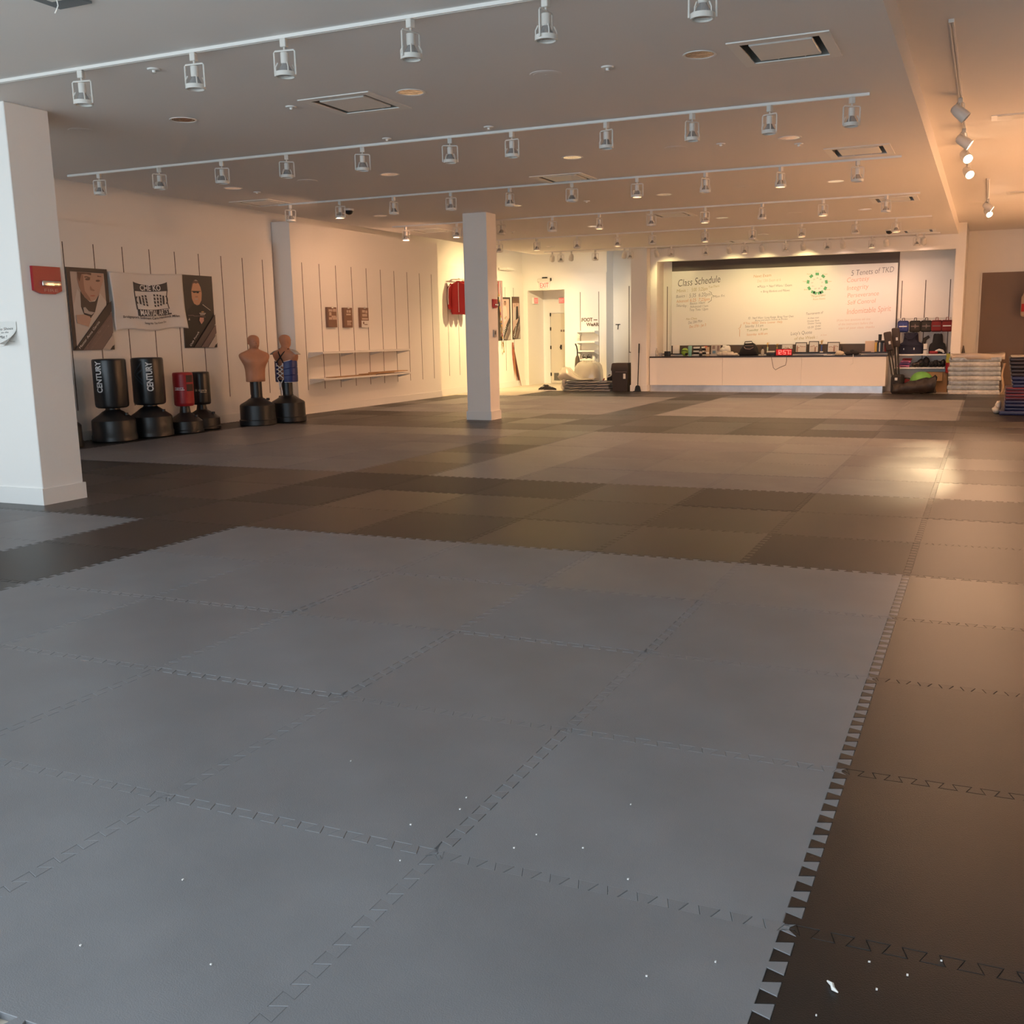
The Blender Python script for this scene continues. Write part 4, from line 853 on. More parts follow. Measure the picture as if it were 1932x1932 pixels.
trophy('small trophy with blue column between the two right photo frames', 1550, Y2, ZL, .30, mat('blue_plastic', (.03, .08, .32), .35))
t = item('disc_player', 'black media player with silver top left of the red clock', 'player', 1455.5, Y1+.02); MB().rbox((-.105, -.09, 0), (.105, .09, .075), .012).build('case', BLKP, t); MB().rbox((-.10, -.085, .075), (.10, .085, .11), .012).build('silver_top', mat('silver_plastic', (.66, .64, .58), .35), t)
t = item('digital_clock', 'black digital clock showing glowing red digits on the counter', 'clock', 1479, Y1-.06)
MB().rbox((-.195, 0, 0), (.195, .07, .165), .006).build('case', mat('clock_black', (.02, .004, .004), .3), t)
DIG = mat('led_red', (.8, .05, .05), .5, emit=(1.0, .16, .12), es=2.2); GLOW = mat('led_red_dim', (.3, .01, .01), .5, emit=(.62, .01, .012), es=.55)
b = MB(); b.quad((-.185, -.001, .012), (.185, -.001, .012), (.185, -.001, .153), (-.185, -.001, .153)); b.build('display_window', GLOW, t)
SEG = {'1': 'bc', '2': 'abged', '5': 'afgcd', '7': 'abc'}
b = MB()
for ch, x in (('1', -.165), ('2', -.105), ('5', -.005), ('7', .06)):
    w_, hh, k = .045, .045, .011
    for sg in SEG[ch]:
        x0, y0, x1, y1 = {'a': (0, 2, 1, 2), 'b': (1, 1, 1, 2), 'c': (1, 0, 1, 1), 'd': (0, 0, 1, 0), 'e': (0, 0, 0, 1), 'f': (0, 1, 0, 2), 'g': (0, 1, 1, 1)}[sg]
        X0, X1, Z0, Z1 = x+x0*w_-k/2, x+x1*w_+k/2, .037+y0*hh-k/2, .037+y1*hh+k/2; b.box((X0, -.004, Z0), (X1, -.002, Z1))
for z in (.06, .105): b.box((-.032, -.004, z-.007), (-.02, -.002, z+.007))
b.build('digits', DIG, t); text('PM', (.125, -.004, .10), (1, 0, 0), (0, 0, 1), .045, .028, DIG, 'lettering', t, .001); text('12', (.125, -.004, .03), (1, 0, 0), (0, 0, 1), .045, .04, DIG, 'lettering', t, .001)
o = MB().tube([g2 for g2 in [Vector(q) for q in [(onY(1455, 675, 24.73).x, 24.80, KZ+.006), (onY(1455, 675, 24.73).x, 24.73, KZ+.006), (onY(1456, 680, 24.725).x, 24.725, KZ-.08), (onY(1459, 695, 24.73).x, 24.73, .58), (onY(1463, 698, 24.73).x, 24.73, .53), (onY(1472, 693, 24.73).x, 24.73, .59), (onY(1482, 690, 24.73).x, 24.73, .64), (onY(1484, 683, 24.73).x, 24.73, .74), (onY(1484, 676, 24.735).x, 24.735, KZ+.006), (onY(1484, 676, 24.735).x, 24.8, KZ+.006)]]], .006, 6).build('power_cord', BLKP); tag(o, 'thin black power cord looping down the counter front below the clock', 'cord')
def frame(label, px, wpx, y0, y1, Y, z, seed, fc=BLKP):
    w_, hh = P(wpx), P(y1-y0); t = item('photo_frame', label, 'photo frame', px, Y, z, 'framed group photos on the ledge')
    m = Matrix.Rotation(R(-8), 4, 'X'); b = MB(); k = .016
    for A, B_ in (((-w_/2, 0, 0), (w_/2, .015, k)), ((-w_/2, 0, hh-k), (w_/2, .015, hh)), ((-w_/2, 0, k), (-w_/2+k, .015, hh-k)), ((w_/2-k, 0, k), (w_/2, .015, hh-k))): b.box(A, B_)
    b.xf(m).build('frame', fc, t); MB().box((-w_/2+k, .005, k), (w_/2-k, .014, hh-k)).xf(m).build('print', mat('print_sky', (.62, .62, .60), .3), t)
    MB().prism([(-.02, .014, 0), (.02, .014, 0), (.02, .014, hh*.6), (-.02, .014, hh*.6)], (0, 1, 0), .004).xf(Matrix.Translation((0, .03, 0))).build('stand', BLKP, t)
    random.seed(seed); b1 = MB(); b2 = MB(); n = max(3, int(wpx/3.2))
    for i in range(n):
        x = -w_/2+.03+(w_-.06)*(i+.5)/n; top = hh*random.uniform(.6, .8)
        (b1 if random.random() < .75 else b2).prism([(x-.02, .004, k+.004), (x+.02, .004, k+.004), (x+.017, .004, top*.75), (x-.017, .004, top*.75)], (0, -1, 0), .001)
        b2.prism([(x+.012*math.cos(q), .004, top*.82+.015*math.sin(q)) for q in [2*PI*j/8 for j in range(8)]], (0, -1, 0), .001)
    b1.xf(m).build('pictured_people', PGI, t, smooth=False); b2.xf(m).build('pictured_faces', PSKIN2, t, smooth=False)
frame('low pale framed photo just behind the red clock', 1485, 20, 648, 664, Y2, ZL, 1, MATS['grey_plastic'])
frame('landscape photo frame of people in white, right of the red clock', 1511, 21, 648, 667, Y2, ZL, 2)
frame('upright photo frame of two people in white uniforms', 1535, 18, 646, 667, Y2, ZL, 3)
frame('landscape photo frame with blue toned photo before the dark band', 1572, 22, 648, 667, Y2, ZL, 4)
t = item('bottle', 'small dark bottle right of the blue toned photo frame', 'bottle', 1588, Y2, ZL); MB().lathe([(.018, 0), (.02, .008), (.02, .11), (.01, .13), (.01, .16)], n=14).build('body', BLKP, t)
t = item('paper_pad', 'flat pale papers lying on the counter below the photo frames', 'paper', 1565, Y1); MB().rbox((-.12, -.08, 0), (.12, .08, .02), .003).build('sheets', PAPER, t); MB().rbox((-.05, -.06, .02), (.04, .06, .035), .004).build('booklet', PMID, t)
t = item('cap', 'cream coloured cap lying on the counter left of the black cap', 'cap', 1584.5, Y1); blob([(0, 0, .045, .10, .08, .06)], 2, .004, mat('cream_cloth', (.60, .52, .40), .8), 'crown', t); MB().rbox((-.15, -.09, .01), (-.04, .05, .02), .008).build('brim', MATS['cream_cloth'], t)
t = item('cap', 'crumpled black cap and straps near the right end of the counter', 'cap', 1608, Y1); blob([(-.07, 0, .04, .10, .08, .05), (.06, 0, .05, .10, .08, .06), (.0, 0, .08, .06, .06, .045)], 5, .008, BLKC, 'crown', t); MB().rbox((.1, -.09, .01), (.2, .05, .022), .008).build('brim', BLKC, t)
o = MB().tube([(onY(x, 670, 24.725).x, 24.725, z) for x, z in ((1609.5, KZ+.03), (1610, KZ-.05), (1609.5, KZ-.11), (1610.5, KZ-.17), (1606, KZ-.215), (1604, KZ-.2))], .007, 6).build('charger_cable', WHITEM); tag(o, 'short pale charger cable hanging from the black cap over the counter front', 'cable')
t = item('box', 'pale cardboard box standing on the ledge right of the dark band', 'box', 1644, Y2, ZL); MB().rbox((-.14, -.05, 0), (.14, .05, .26), .004).build('carton', mat('pale_card', (.66, .52, .42), .8), t)
t = item('magazine_pile', 'low pile of papers on the ledge in front of the pale box', 'paper', 1635, Y2-.09, ZL); MB().rbox((-.1, -.03, 0), (.1, .03, .025), .003).build('sheets', PMID, t)
t = item('book_rack', 'small dark desktop rack holding upright books at the right end', 'rack', 1663, Y2-.05, ZL)
b = MB(); b.box((-.15, -.06, 0), (.13, .08, .012)); b.box((-.15, -.06, .25), (.13, .08, .27)); b.box((-.15, .07, .012), (.13, .08, .25)); b.box((.12, -.06, .012), (.13, .07, .25)); b.build('frame', BROWN, t)
for i, (dx, wd, hh, m, nm) in enumerate([(-.125, .05, .21, mat('yellow_cover', (.66, .42, .08), .5), 'yellow book at the left in the small desktop rack'), (-.075, .03, .19, BLKP, 'thin black book beside the yellow one in the rack'), (-.04, .028, .22, PAPER, 'white book standing in the middle of the rack'), (.0, .04, .21, BLKP, 'thick black binder in the rack'), (.05, .035, .2, PMID, 'mauve book leaning in the rack'), (.092, .045, .15, REDD, 'dark red book at the right of the rack')]):
    q = onY(1663, 660, Y2-.05); o = MB().rbox((-wd/2, -.05, 0), (wd/2, .05, hh), .003, 1).build('book', m); o.location = (q.x+dx, Y2-.05, ZL+.0125); tag(o, nm, 'book', 'books in the desktop rack')
t = item('cup', 'dark cup standing on top of the book rack', 'cup', 1659.5, Y2-.05, ZL+.27); MB().lathe([(.035, 0), (.04, .14), (.036, .14), (.031, .01)], n=18).build('cup', BLKP, t)
# ================================================================== right of the counter: gear rack
ay = AY-.34
def gz(py, Y=ay): return onY(1740, py, Y).z
def gx(px, Y=ay): return onY(px, 660, Y).x
z1, z2 = gz(668), gz(693)
for z, nm in ((z1, 'upper'), (z2, 'lower')):
    t = thing('wall_shelf', f'{nm} white gear shelf in the alcove right of the counter', 'shelf', ((gx(1688)+gx(1786))/2, AY, z), 0, 'gear shelves in the alcove'); w_ = (gx(1786)-gx(1688))/2
    MB().rbox((-w_, -.36, -.035), (w_, 0, 0), .003, 1).build('shelf_board', WHITEM, t)
    for x in (-w_, w_-.01): MB().prism([(x, 0, -.035), (x, -.3, -.035), (x, -.3, -.05), (x, 0, -.12)], (1, 0, 0), .012).build('bracket', WHITEM, t)
hy = AY-.10; zr = onY(1740, 602, hy).z
t = thing('hanging_rail', 'white hanging rail across the alcove carrying five small backpacks', 'rail', ((gx(1692, hy)+gx(1792, hy))/2, AY, zr)); w_ = (gx(1792, hy)-gx(1692, hy))/2
MB().box((-w_, -.1, -.012), (w_, -.08, .028)).build('bar', LAMPW, t)
for x in (-w_, 0, w_-.012): MB().box((x, -.1, -.02), (x+.012, 0, .01)).build('bracket', WHITEM, t)
BPK = [(1704.5, 624, BLUEC, 'blue'), (1727, 622.5, mat('olive_black_cloth', (.035, .03, .026), .8), 'black'), (1748, 622.5, MATS['olive_black_cloth'], 'black'), (1767.5, 622.5, REDD, 'red'), (1787, 622, REDD, 'red')]
LBP = ['small blue backpack with white bar logo hanging at the left of the row', 'small black backpack hanging directly right of the blue one', 'small black backpack hanging directly left of the red ones', 'small red backpack hanging next to the black ones', 'small red backpack at the right end of the hanging row']
for i, (px, pb, m, _) in enumerate(BPK):
    x = onY(px, 610, hy-.08).x; t = thing('backpack', LBP[i], 'backpack', (x, hy-.03, zr), 0, 'small backpacks on the hanging rail')
    w_ = P(9.6)*1.0; hh = P(20.5)
    MB().rbox((-w_, -.15, -.03-hh), (w_, -.03, -.03), .045, 4).build('body', m, t)
    b = MB(); b.tube([(-.03, -.07, -.04), (-.02, -.06, .03), (.02, -.06, .03), (.03, -.07, -.04)], .008, 6); b.build('loop_handle', BLKC if i < 3 else REDD, t)
    b = MB(); b.tube([(-w_+.01, -.152, -.09), (-w_+.03, -.155, -.05), (w_-.03, -.155, -.05), (w_-.01, -.152, -.09)], .005, 5); b.build('zip', BLKC, t)
    b = MB(); lz = -.03-hh*.5; lm = LETW if i in (0, 4) else PMID
    b.box((-w_*.7, -.157, lz-.012), (w_*.7, -.149, lz+.012)); b.build('logo_bar', lm, t)
    if i < 3: MB().prism([(0, -.15, lz-.06), (.03, -.15, lz), (0, -.15, lz+.06), (-.012, -.15, lz)], (0, -1, 0), .004).build('logo_diamond', PMID if i else mat('logo_blue', (.08, .12, .4), .6), t)
def vest(label, px0, px1, py0, py1, z, m, trim, seed, Y=ay+.14):
    x0, x1 = onY(px0, 660, Y).x, onY(px1, 660, Y).x; hh = P(py1-py0); w_ = (x1-x0)/2
    t = thing('chest_protector', label, 'body protector', ((x0+x1)/2, Y, z), 0)
    b = MB(); rs = []
    for k, (f, q) in enumerate([(0, .92), (.03, 1), (.3, 1), (.48, .88), (.56, .62), (.72, .58), (.9, .55), (.97, .5), (1, .42)]):
        rs.append([(w_*q*math.copysign(abs(math.cos(a_))**.7, math.cos(a_)), .11*(1-.3*f)*math.copysign(abs(math.sin(a_))**.8, math.sin(a_))+.012*math.sin(6*a_+k), hh*f+.01*math.sin(5*a_+seed)*(f > .05)) for a_ in [2*PI*j/28 for j in range(28)]])
    b.rings(rs); b.build('padding', m, t, ang=60)
    if trim:
        b = MB(); b.tube([(-w_*.5, -.085, hh*.98), (-w_*.4, -.1, hh*.8), (-w_*.2, -.1, hh*.7), (w_*.1, -.1, hh*.7), (w_*.4, -.1, hh*.86), (w_*.5, -.085, hh*.98)], .018, 6); b.tube([(-w_*.9, -.10, hh*.42), (0, -.125, hh*.44), (w_*.9, -.10, hh*.42)], .008, 5); b.build('piping', trim, t)
        b = MB(); b.box((-w_*.55, -.125, hh*.2), (-w_*.47, -.115, hh*.28)); b.box((w_*.25, -.125, hh*.2), (w_*.34, -.115, hh*.3)); b.build('logo', LETW, t)
    return t
vest('large navy chest protector with light logos at the left of the upper gear shelf', 1694, 1742, 628, 666, z1, NAVY, NAVY, 1)
vest('black crumpled body protector at the right of the upper gear shelf', 1752, 1785, 631, 666, z1, BLKC, None, 3)
for lab, px, hh, dx, m in (('white padded strap roll standing behind the navy chest protector', 1722, .47, .05, mat('cream_pad', (.66, .55, .44), .6)), ('brown padded roll leaning right of the navy chest protector', 1744, .40, .09, BROWN)):
    x = onY(px, 660, ay+.26).x; o = MB().tube([(x-dx*1.2, ay+.29, z1+.035), (x-dx*.3, ay+.29, z1+hh*.55), (x, ay+.28, z1+hh*.85), (x+dx, ay+.28, z1+hh)], [.03, .042, .045, .03], 12).build('padded_roll', m); tag(o, lab, 'pad', 'padded rolls on the gear shelf')
o = thing('shin_guard', 'red and white foam guard lying at the front of the upper gear shelf', 'guard', (gx(1763, ay-.02), ay+.02, z1)); MB().rbox((-.12, -.03, 0), (.08, .03, .07), .025, 3).build('pad', REDV, o); MB().tube([(.02, 0, .06), (.1, 0, .09), (.17, .0, .07), (.21, .0, .02)], [.02, .03, .03, .02], 10).build('white_strap', WHITEC, o)
t = thing('box', 'slim white and black carton standing between the navy and black protectors', 'box', (gx(1745.5, ay), ay+.01, z1)); MB().rbox((-.04, -.02, 0), (.04, .02, .235), .004).build('carton', PAPER, t); MB().box((-.041, -.022, .09), (.041, -.019, .11)).build('black_band', BLKP, t)
for i in range(4):
    t = thing('kick_pad', ['lowest pink foam pad on the lower gear shelf', 'purple foam pad, second from the bottom of its pile', 'pink foam pad third from the bottom of the pile', 'dark red pad on top of the pink and purple pile'][i], 'pad', (gx(1706+i*2.2), ay+.08+.01*i, z2+i*.052), 0, 'foam pads piled on the lower gear shelf')
    MB().rbox((-.14+.01*i, -.09, 0), (.13-.012*i, .09, .05), .018, 3).build('pad', [mat('pink_foam', (.55, .16, .34), .6), mat('purple_foam', (.12, .06, .22), .6), MATS['pink_foam'], REDD][i], t)
    b = MB(); b.tube([(-.06, -.092, .025), (0, -.10, .025), (.06, -.092, .025)], .008, 5); b.build('strap', BLKC, t)
for i, (px, rx, rz_, m, lab) in enumerate([(1731, .10, .07, BROWN, 'brown sparring glove heap left on the lower gear shelf'), (1744, .13, .12, BLKC, 'black protective boots heap in the middle of the lower gear shelf'), (1763, .11, .085, BLKC, 'black padded gloves right of the boots on the lower shelf'), (1777, .10, .09, BLKV, 'glossy black headguard at the right end of the lower shelf')]):
    t = thing('sparring_gear', lab, 'sparring gear', (gx(px, ay+.1), ay+.1, z2), 0); blob([(-rx*.4, 0, rz_*.8, rx*.7, .09, rz_*.8), (rx*.4, 0, rz_, rx*.6, .085, rz_)], i+2, .009, m, 'padding', t)
    MB().tube([(-rx*.6, -.09, rz_*.5), (0, -.105, rz_*.9), (rx*.6, -.09, rz_*.6)], .012, 6).build('strap', BLKP, t)
# black paddle sparring trainers beside the counter
def paddle(label, px, pyTop, Y, lean, base=True):
    p0 = onY(px, 700, Y); top = onY(px, pyTop, Y).z
    t = thing('paddle_trainer', label, 'training stand', (p0.x, Y, -.02), 0, 'black paddle trainers')
    m = Matrix.Rotation(lean, 4, 'Y')
    H = top+.02
    MB().rbox((-.085, -.055, H-.44), (.085, .055, H), .03, 3).xf(m).build('paddle', mat('paddle_grey', (.05, .036, .034), .6), t)
    b = MB(); b.tube([(-.03, 0, .2), (-.03, 0, H-.42)], .018, 8); b.tube([(.03, 0, .2), (.03, 0, H-.42)], .018, 8); b.xf(m).build('twin_pole', BLKP, t)
    MB().box((.0, -.056, H-.29), (.045, -.05, H-.22)).xf(m).build('logo_sticker', LETW, t)
    MB().rbox((-.115, -.115, 0), (.115, .115, .42), .05, 3).build('base', BLKC, t); MB().box((-.03, -.122, .30), (.03, -.112, .36)).build('logo_sticker', LETW, t)
paddle('black paddle training stand right of the counter, the taller more upright one', 1697, 618, 25.36, R(-5)); paddle('black paddle training stand tilting left over the counter end, the shorter one', 1692, 624, 25.06, R(-10))
# dark rolled mat bag on the floor, green ball, cardboard box, red bag
t = thing('rolled_mat', 'dark crumpled leather-like sheet rolled up on the floor right of the counter', 'mat roll', (onY(1716, 735, 24.78).x, 24.76, -.02))
b = MB(); rs = []
for k in range(13):
    f = k/12; cx = -.35+.9*f; cy = .0+.04*f; r = .12+.02*math.sin(k*1.7)+.06*f; zc = .09+.14*f
    rs.append([(cx+.02*math.sin(3*a_+k), cy+r*1.25*math.cos(a_)*(1+.06*math.sin(4*a_+k)), max(.0, zc+r*math.sin(a_)*(1+.08*math.sin(5*a_+2*k)))) for a_ in [2*PI*j/24 for j in range(24)]])
b.rings(rs, True); b.build('sheet', mat('dark_leather', (.028, .02, .017), .45, bump=.4, bscale=18), t, ang=60)
b = MB(); b.rings([[(-.355, .0+r*math.cos(a_), .09+r*.75*math.sin(a_)) for a_ in [2*PI*j/20 for j in range(20)]] for r in (.10, .07, .03)]); b.build('rolled_end', DARK, t)
t = thing('balance_dome', 'lime green exercise dome ball behind the dark rolled sheet', 'exercise ball', (gx(1741, 25.2), 25.30, -.02)); MB().lathe([(.26, 0), (.28, .02), (.28, .16), (.27, .18)], n=36).build('base_ring', BLKP, t); MB().lathe([(.27, .18), (.265, .26), (.235, .36), (.17, .44), (.08, .48), (.01, .485)], n=36).build('dome', mat('lime_rubber', (.18, .48, .10), .35), t)
t = thing('cardboard_box', 'open brown cardboard box under the gear shelves beside the wrapped stack', 'box', (gx(1769, 25.66), 25.735, -.02)); b = MB(); w_, d_, hh = .25, .13, .46
b.box((-w_, -d_, 0), (w_, d_, .01)); b.box((-w_, -d_, .01), (w_, -d_+.008, hh)); b.box((-w_, d_-.008, .01), (w_, d_, hh)); b.box((-w_, -d_, .01), (-w_+.008, d_, hh)); b.box((w_-.008, -d_, .01), (w_, d_, hh)); b.build('carton', CARD, t)
MB().prism([(-w_, -d_-.004, hh), (w_*.55, -d_-.004, hh), (w_*.55, -d_-.04, hh-.2), (-w_, -d_-.04, hh-.2)], (0, -1, 0), .006).build('flap', mat('cardboard_light', (.48, .30, .15), .8), t)
t = thing('kit_bag', 'dark red soft bag on the floor between trainers and green dome', 'bag', (gx(1715, 25.68), 25.68, -.02)); blob([(-.05, 0, .15, .17, .12, .16), (.07, 0, .12, .14, .11, .14)], 6, .01, REDD, 'body', t); MB().tube([(-.1, -.1, .27), (-.05, -.15, .33), (.05, -.15, .32), (.1, -.1, .25)], .012, 6).build('handle', BLKC, t)
o = MB().ball((gx(1712, 25.3), 25.33, .075-.02), .075, .075, .075).build('training_ball', REDC); tag(o, 'small red ball on the floor before the dark red bag', 'ball')
t = thing('fire_extinguisher', 'red fire extinguisher with yellow tag in the alcove corner', 'fire extinguisher', (gx(1793, 25.5), 25.5, .42)); MB().lathe([(.07, 0), (.085, .02), (.085, .34), (.05, .40), (.025, .42), (.025, .45)], n=24).build('cylinder', REDP, t); b = MB(); b.box((-.03, -.02, .45), (.06, .02, .475)); b.tube([(.0, 0, .475), (.09, 0, .51)], .01, 6); b.build('valve_handle', BLKP, t); MB().rbox((-.075, -.1, .24), (.045, -.09, .45), .004, 1).build('tag', mat('yellow_tag', (.55, .52, .08), .6), t); MB().box((-.1, .0, .1), (.1, .4, .14)).build('wall_bracket', BLKP, t)
o = MB().tube([(-.45, 25.32, 0), (-.49, 25.31, .9), (-.495, 25.308, 1.05)], [.06, .035, .01], 8).build('folded_umbrella', BROWN); tag(o, 'dark folded umbrella standing right of the alcove post', 'umbrella')
# ================================================================== right side: mat stacks, door panel, cloth
YW = 27.4
xa = onY(1846, 600, YW).x; ztop = onY(1850, 512.5, YW).z
t = struct(MB().box((xa+.03, YW-.03, -.02), (XR, YW, ztop-.03)).build('door_1', mat('door_brown', (.19, .135, .105), .6)))
b = MB(); b.box((xa, YW-.04, -.02), (xa+.03, YW, ztop)); b.box((xa+.03, YW-.04, ztop-.03), (XR, YW, ztop)); struct(b.build('trim_2', TRIMW))
sy = 24.72; X0, X1 = onY(1790, 700, sy).x, onY(1887, 700, sy).x; nlay = 8; hz = (onY(1838, 674, sy).z+.02)/nlay
for i in range(nlay):
    random.seed(i+20); o1, o2 = random.uniform(-.03, .03), random.uniform(-.03, .03)
    t = thing('wrapped_mat', f"plastic wrapped grey foam mat, {['lowest','second from the bottom','third from the bottom','fourth from the bottom','fifth from the bottom','third from the top','second from the top','topmost'][i]} of the tall stack", 'wrapped mat', ((X0+X1)/2+o1*.4, sy+.29, -.02+i*hz), 0, 'plastic wrapped foam mats stacked by the alcove')
    w_ = (X1-X0)/2+o2*.6; b = MB().rbox((-w_+.02, -.27, .006), (w_-.05, .27, hz-.006), .012, 2); b.build('foam', mat('grey_blue_foam', (.30, .34, .37), .5), t)
    b = MB(); n = 40; rs = []
    for k, (f, q) in enumerate([(0, .96), (.1, 1), (.35, 1.0), (.5, 1.01), (.7, 1), (.9, 1), (.999, .96)]):
        ring = []
        for j in range(n*4):
            sd, u = divmod(j, n); u = u/n*2-1
            x, y = ((u*w_, -.28), (w_, u*.28), (-u*w_, .28), (-w_, -u*.28))[sd]
            k2 = .007*math.sin(u*23+k*2.1+i)+.006*math.sin(u*51+k*3.3+i*2)
            ring.append((x*q*(1+.2*k2), y*q+math.copysign(k2, y)*(sd in (0, 2)), hz*f))
        rs.append(ring)
    b.rings(rs, True); b.build('plastic_film', WRAP if i % 3 else mat('film_pale', (.44, .44, .42), .2, bump=.7, bscale=16, coat=.6, var=.25, vscale=9), t, ang=70)
o = MB(); o.rings([[(X0+.02+f*(X1-X0+.06), sy+.0+.02*math.sin(f*9), nlay*hz-.02+.01+q*(.05+.03*math.sin(f*5)+.04*f*f)-.06*(1-q)) for f in [k/16 for k in range(17)]] for q in (0, .5, 1)], False, False)
o.rings([[(X0+.02+f*(X1-X0+.06), sy+.0+q*.55, nlay*hz-.02+.06+.02*math.sin(f*5+q*3)+.04*f*f) for f in [k/16 for k in range(17)]] for q in (0, .33, .66, 1)], False, False)
o = o.build('loose_plastic_sheet', mat('loose_film', (.58, .50, .42), .2, bump=.5, bscale=14, coat=.5, alpha=.8)); tag(o, 'loose crumpled plastic sheet draped over the top of the wrapped stack', 'plastic sheet'); md = o.modifiers.new('t', 'SOLIDIFY'); md.thickness = .004
t = thing('plastic_bundle', 'loose torn plastic film at the right side of the wrapped stack', 'plastic sheet', (X1+.05, sy+.2, -.02)); b = MB(); rs = []
for k in range(9):
    z = .05+.08*k; rs.append([(.04*math.cos(a_)*(1+.3*math.sin(3*a_+k))+.02*math.sin(k), .2*math.sin(a_), z) for a_ in [2*PI*j/20 for j in range(20)]])
b.rings(rs); b.build('film', mat('brown_film', (.40, .29, .20), .25, bump=.6, bscale=14, coat=.5), t, ang=70)
NB = mat('navy_vinyl', (.012, .016, .07), .4, bump=.1, bscale=50); DV = mat('dusk_vinyl', (.016, .012, .018), .5, bump=.1); PV = mat('plum_vinyl', (.05, .016, .035), .45, bump=.1)
yb = 18.8
zz = 0
lay = [(.24, .075, NB, 'bottom blue folded mat sticking out at the base of the dark stack')] + [(.32, .058, NB, f'blue folding mat, {WORDS[i+1]} from the bottom of the dark stack') for i in range(3)] + [(.32, .052, PV, f'plum folding mat with red seam, {WORDS[i+4]} from the bottom of the dark stack') for i in range(4)] + [(.42-.01*i, .062, NB if i < 3 else DV, f'dark navy folding mat, {WORDS[i+8]} from the bottom of the dark stack') for i in range(8)] + [(.38, .022, mat('dull_board', (.34, .31, .27), .7), 'thin pale board lying on top of the dark mat stack')]
for i, (x, th, m, lab) in enumerate(lay):
    t = thing('folding_mat', lab, 'folding mat', (x, yb+.02*math.sin(i*2.3), zz), 0, 'folding mats in the dark stack')
    MB().rbox((0, 0, .001), (1.25, .9, th-.001), min(.02, th*.4), 3).build('mat', m, t)
    if m is PV: MB().box((.005, -.004, th*.86), (1.24, 0, th*.97)).build('red_seam', REDV, t)
    elif m.name != 'dull_board': MB().box((.02, -.003, th*.46), (1.22, 0, th*.54)).build('seam', BLKP, t)
    zz += th
t = thing('plastic_bundle', 'crumpled scraps of clear wrap beside the base of the dark mat stack', 'plastic sheet', (.2, 19.15, 0)); blob([(0, 0, .06, .07, .1, .07), (.03, .05, .14, .05, .08, .08)], 8, .012, FILM, 'film', t)
px = onX(1928, 575, 2.1); p = onY(1928, 575, 26.9)
t = thing('hanging_bag', 'tan and red soft bag hanging at the right edge before the brown door', 'bag', (p.x+.12, 26.9, p.z)); MB().rbox((-.14, -.06, -.28), (.2, .06, .22), .06, 4).build('body', mat('tan_cloth', (.50, .38, .27), .7), t); MB().box((-.13, -.063, -.16), (.19, -.058, .02)).build('red_panel', REDC, t); MB().tube([(-.1, 0, .2), (-.06, 0, .32), (.05, 0, .36), (.14, 0, .22)], .02, 8).build('strap', MATS['tan_cloth'], t); MB().box((-.02, .0, .3), (.02, .5, .33)).build('hook', WHITEM, t)
# ================================================================== FAR LEFT: jackets, posters, medals, boards
XF = -12.4
p0, p1 = onX(848, 527, XF), onX(876, 525, XF)
t = thing('hanging_rail', 'white wall rail on the far left wall holding the warm-up jackets', 'rail', (XF, (p0.y+p1.y)/2, p0.z)); h = (p1.y-p0.y)/2
MB().tube([(.26, -h, 0), (.26, h, 0)], .018, 10).build('bar', WHITEM, t)
for y in (-h*.7, h*.7): MB().box((0, y-.012, -.02), (.25, y+.012, .012)).build('bracket', WHITEM, t)
def jacket(label, y, m, tm, rz, ln=.86):
    t = thing('jacket', label, 'jacket', (XF+.26, y, p0.z), rz, 'warm-up jackets on the rail')
    MB().tube([(0, 0, .015), (.0, .012, .03), (0, 0, .035), (0, -.01, -.03), (.0, 0, -.06)], .004, 5).build('hanger_hook', CHROME, t)
    b = MB(); rs = []; n = 32
    for k, (z, w_, d) in enumerate([(-.06, .05, .035), (-.085, .09, .05), (-.12, .17, .06), (-.18, .205, .068), (-.3, .205, .075), (-.5, .20, .08), (-.7, .205, .085), (-ln+.06, .21, .085), (-ln+.03, .19, .075), (-ln, .19, .072)]):
        rs.append([(w_*math.cos(a_)*(1+.05*math.sin(7*a_)*(k/9)), d*math.sin(a_)*(1+.22*math.sin(9*a_+.6*k)*(k/9)), z) for a_ in [2*PI*j/n for j in range(n)]])
    b.rings(rs); b.build('body', m, t, ang=70)
    for s_ in (-1, 1):
        sl = MB().tube([(s_*.16, 0, -.13), (s_*.225, -.01, -.22), (s_*.235, -.02, -.45), (s_*.225, -.03, -.68), (s_*.22, -.03, -.74)], [.05, .058, .055, .05, .042], 14).build('sleeve', m, t)
        if tm: MB().tube([(s_*.20, -.05, -.15), (s_*.255, -.06, -.24), (s_*.265, -.07, -.45), (s_*.26, -.075, -.62)], .012, 6).build('stripe', tm, sl)
    b = MB(); b.tube([(0, -.055, -.09), (0, -.09, -.3), (0, -.095, -ln+.05)], .006, 5); b.build('zip', tm or m, t)
    b = MB(); b.rings([[(.06*math.cos(a_), .045*math.sin(a_), z) for a_ in [2*PI*j/16 for j in range(16)]] for z in (-.09, -.05)], False); b.build('collar', m, t)
jacket('leftmost red warm-up jacket with white stripe hanging on the far rail', 23.08, REDC, LETW, R(22)); jacket('red warm-up jacket hanging between the leftmost red one and the blue one', 23.30, REDC, LETW, R(20))
jacket('blue warm-up jacket hanging beside the slim column', 23.52, mat('jacket_blue', (.03, .06, .17), .6), LETW, R(20)); jacket('last red warm-up jacket half hidden behind the slim column', 23.74, REDC, None, R(20))
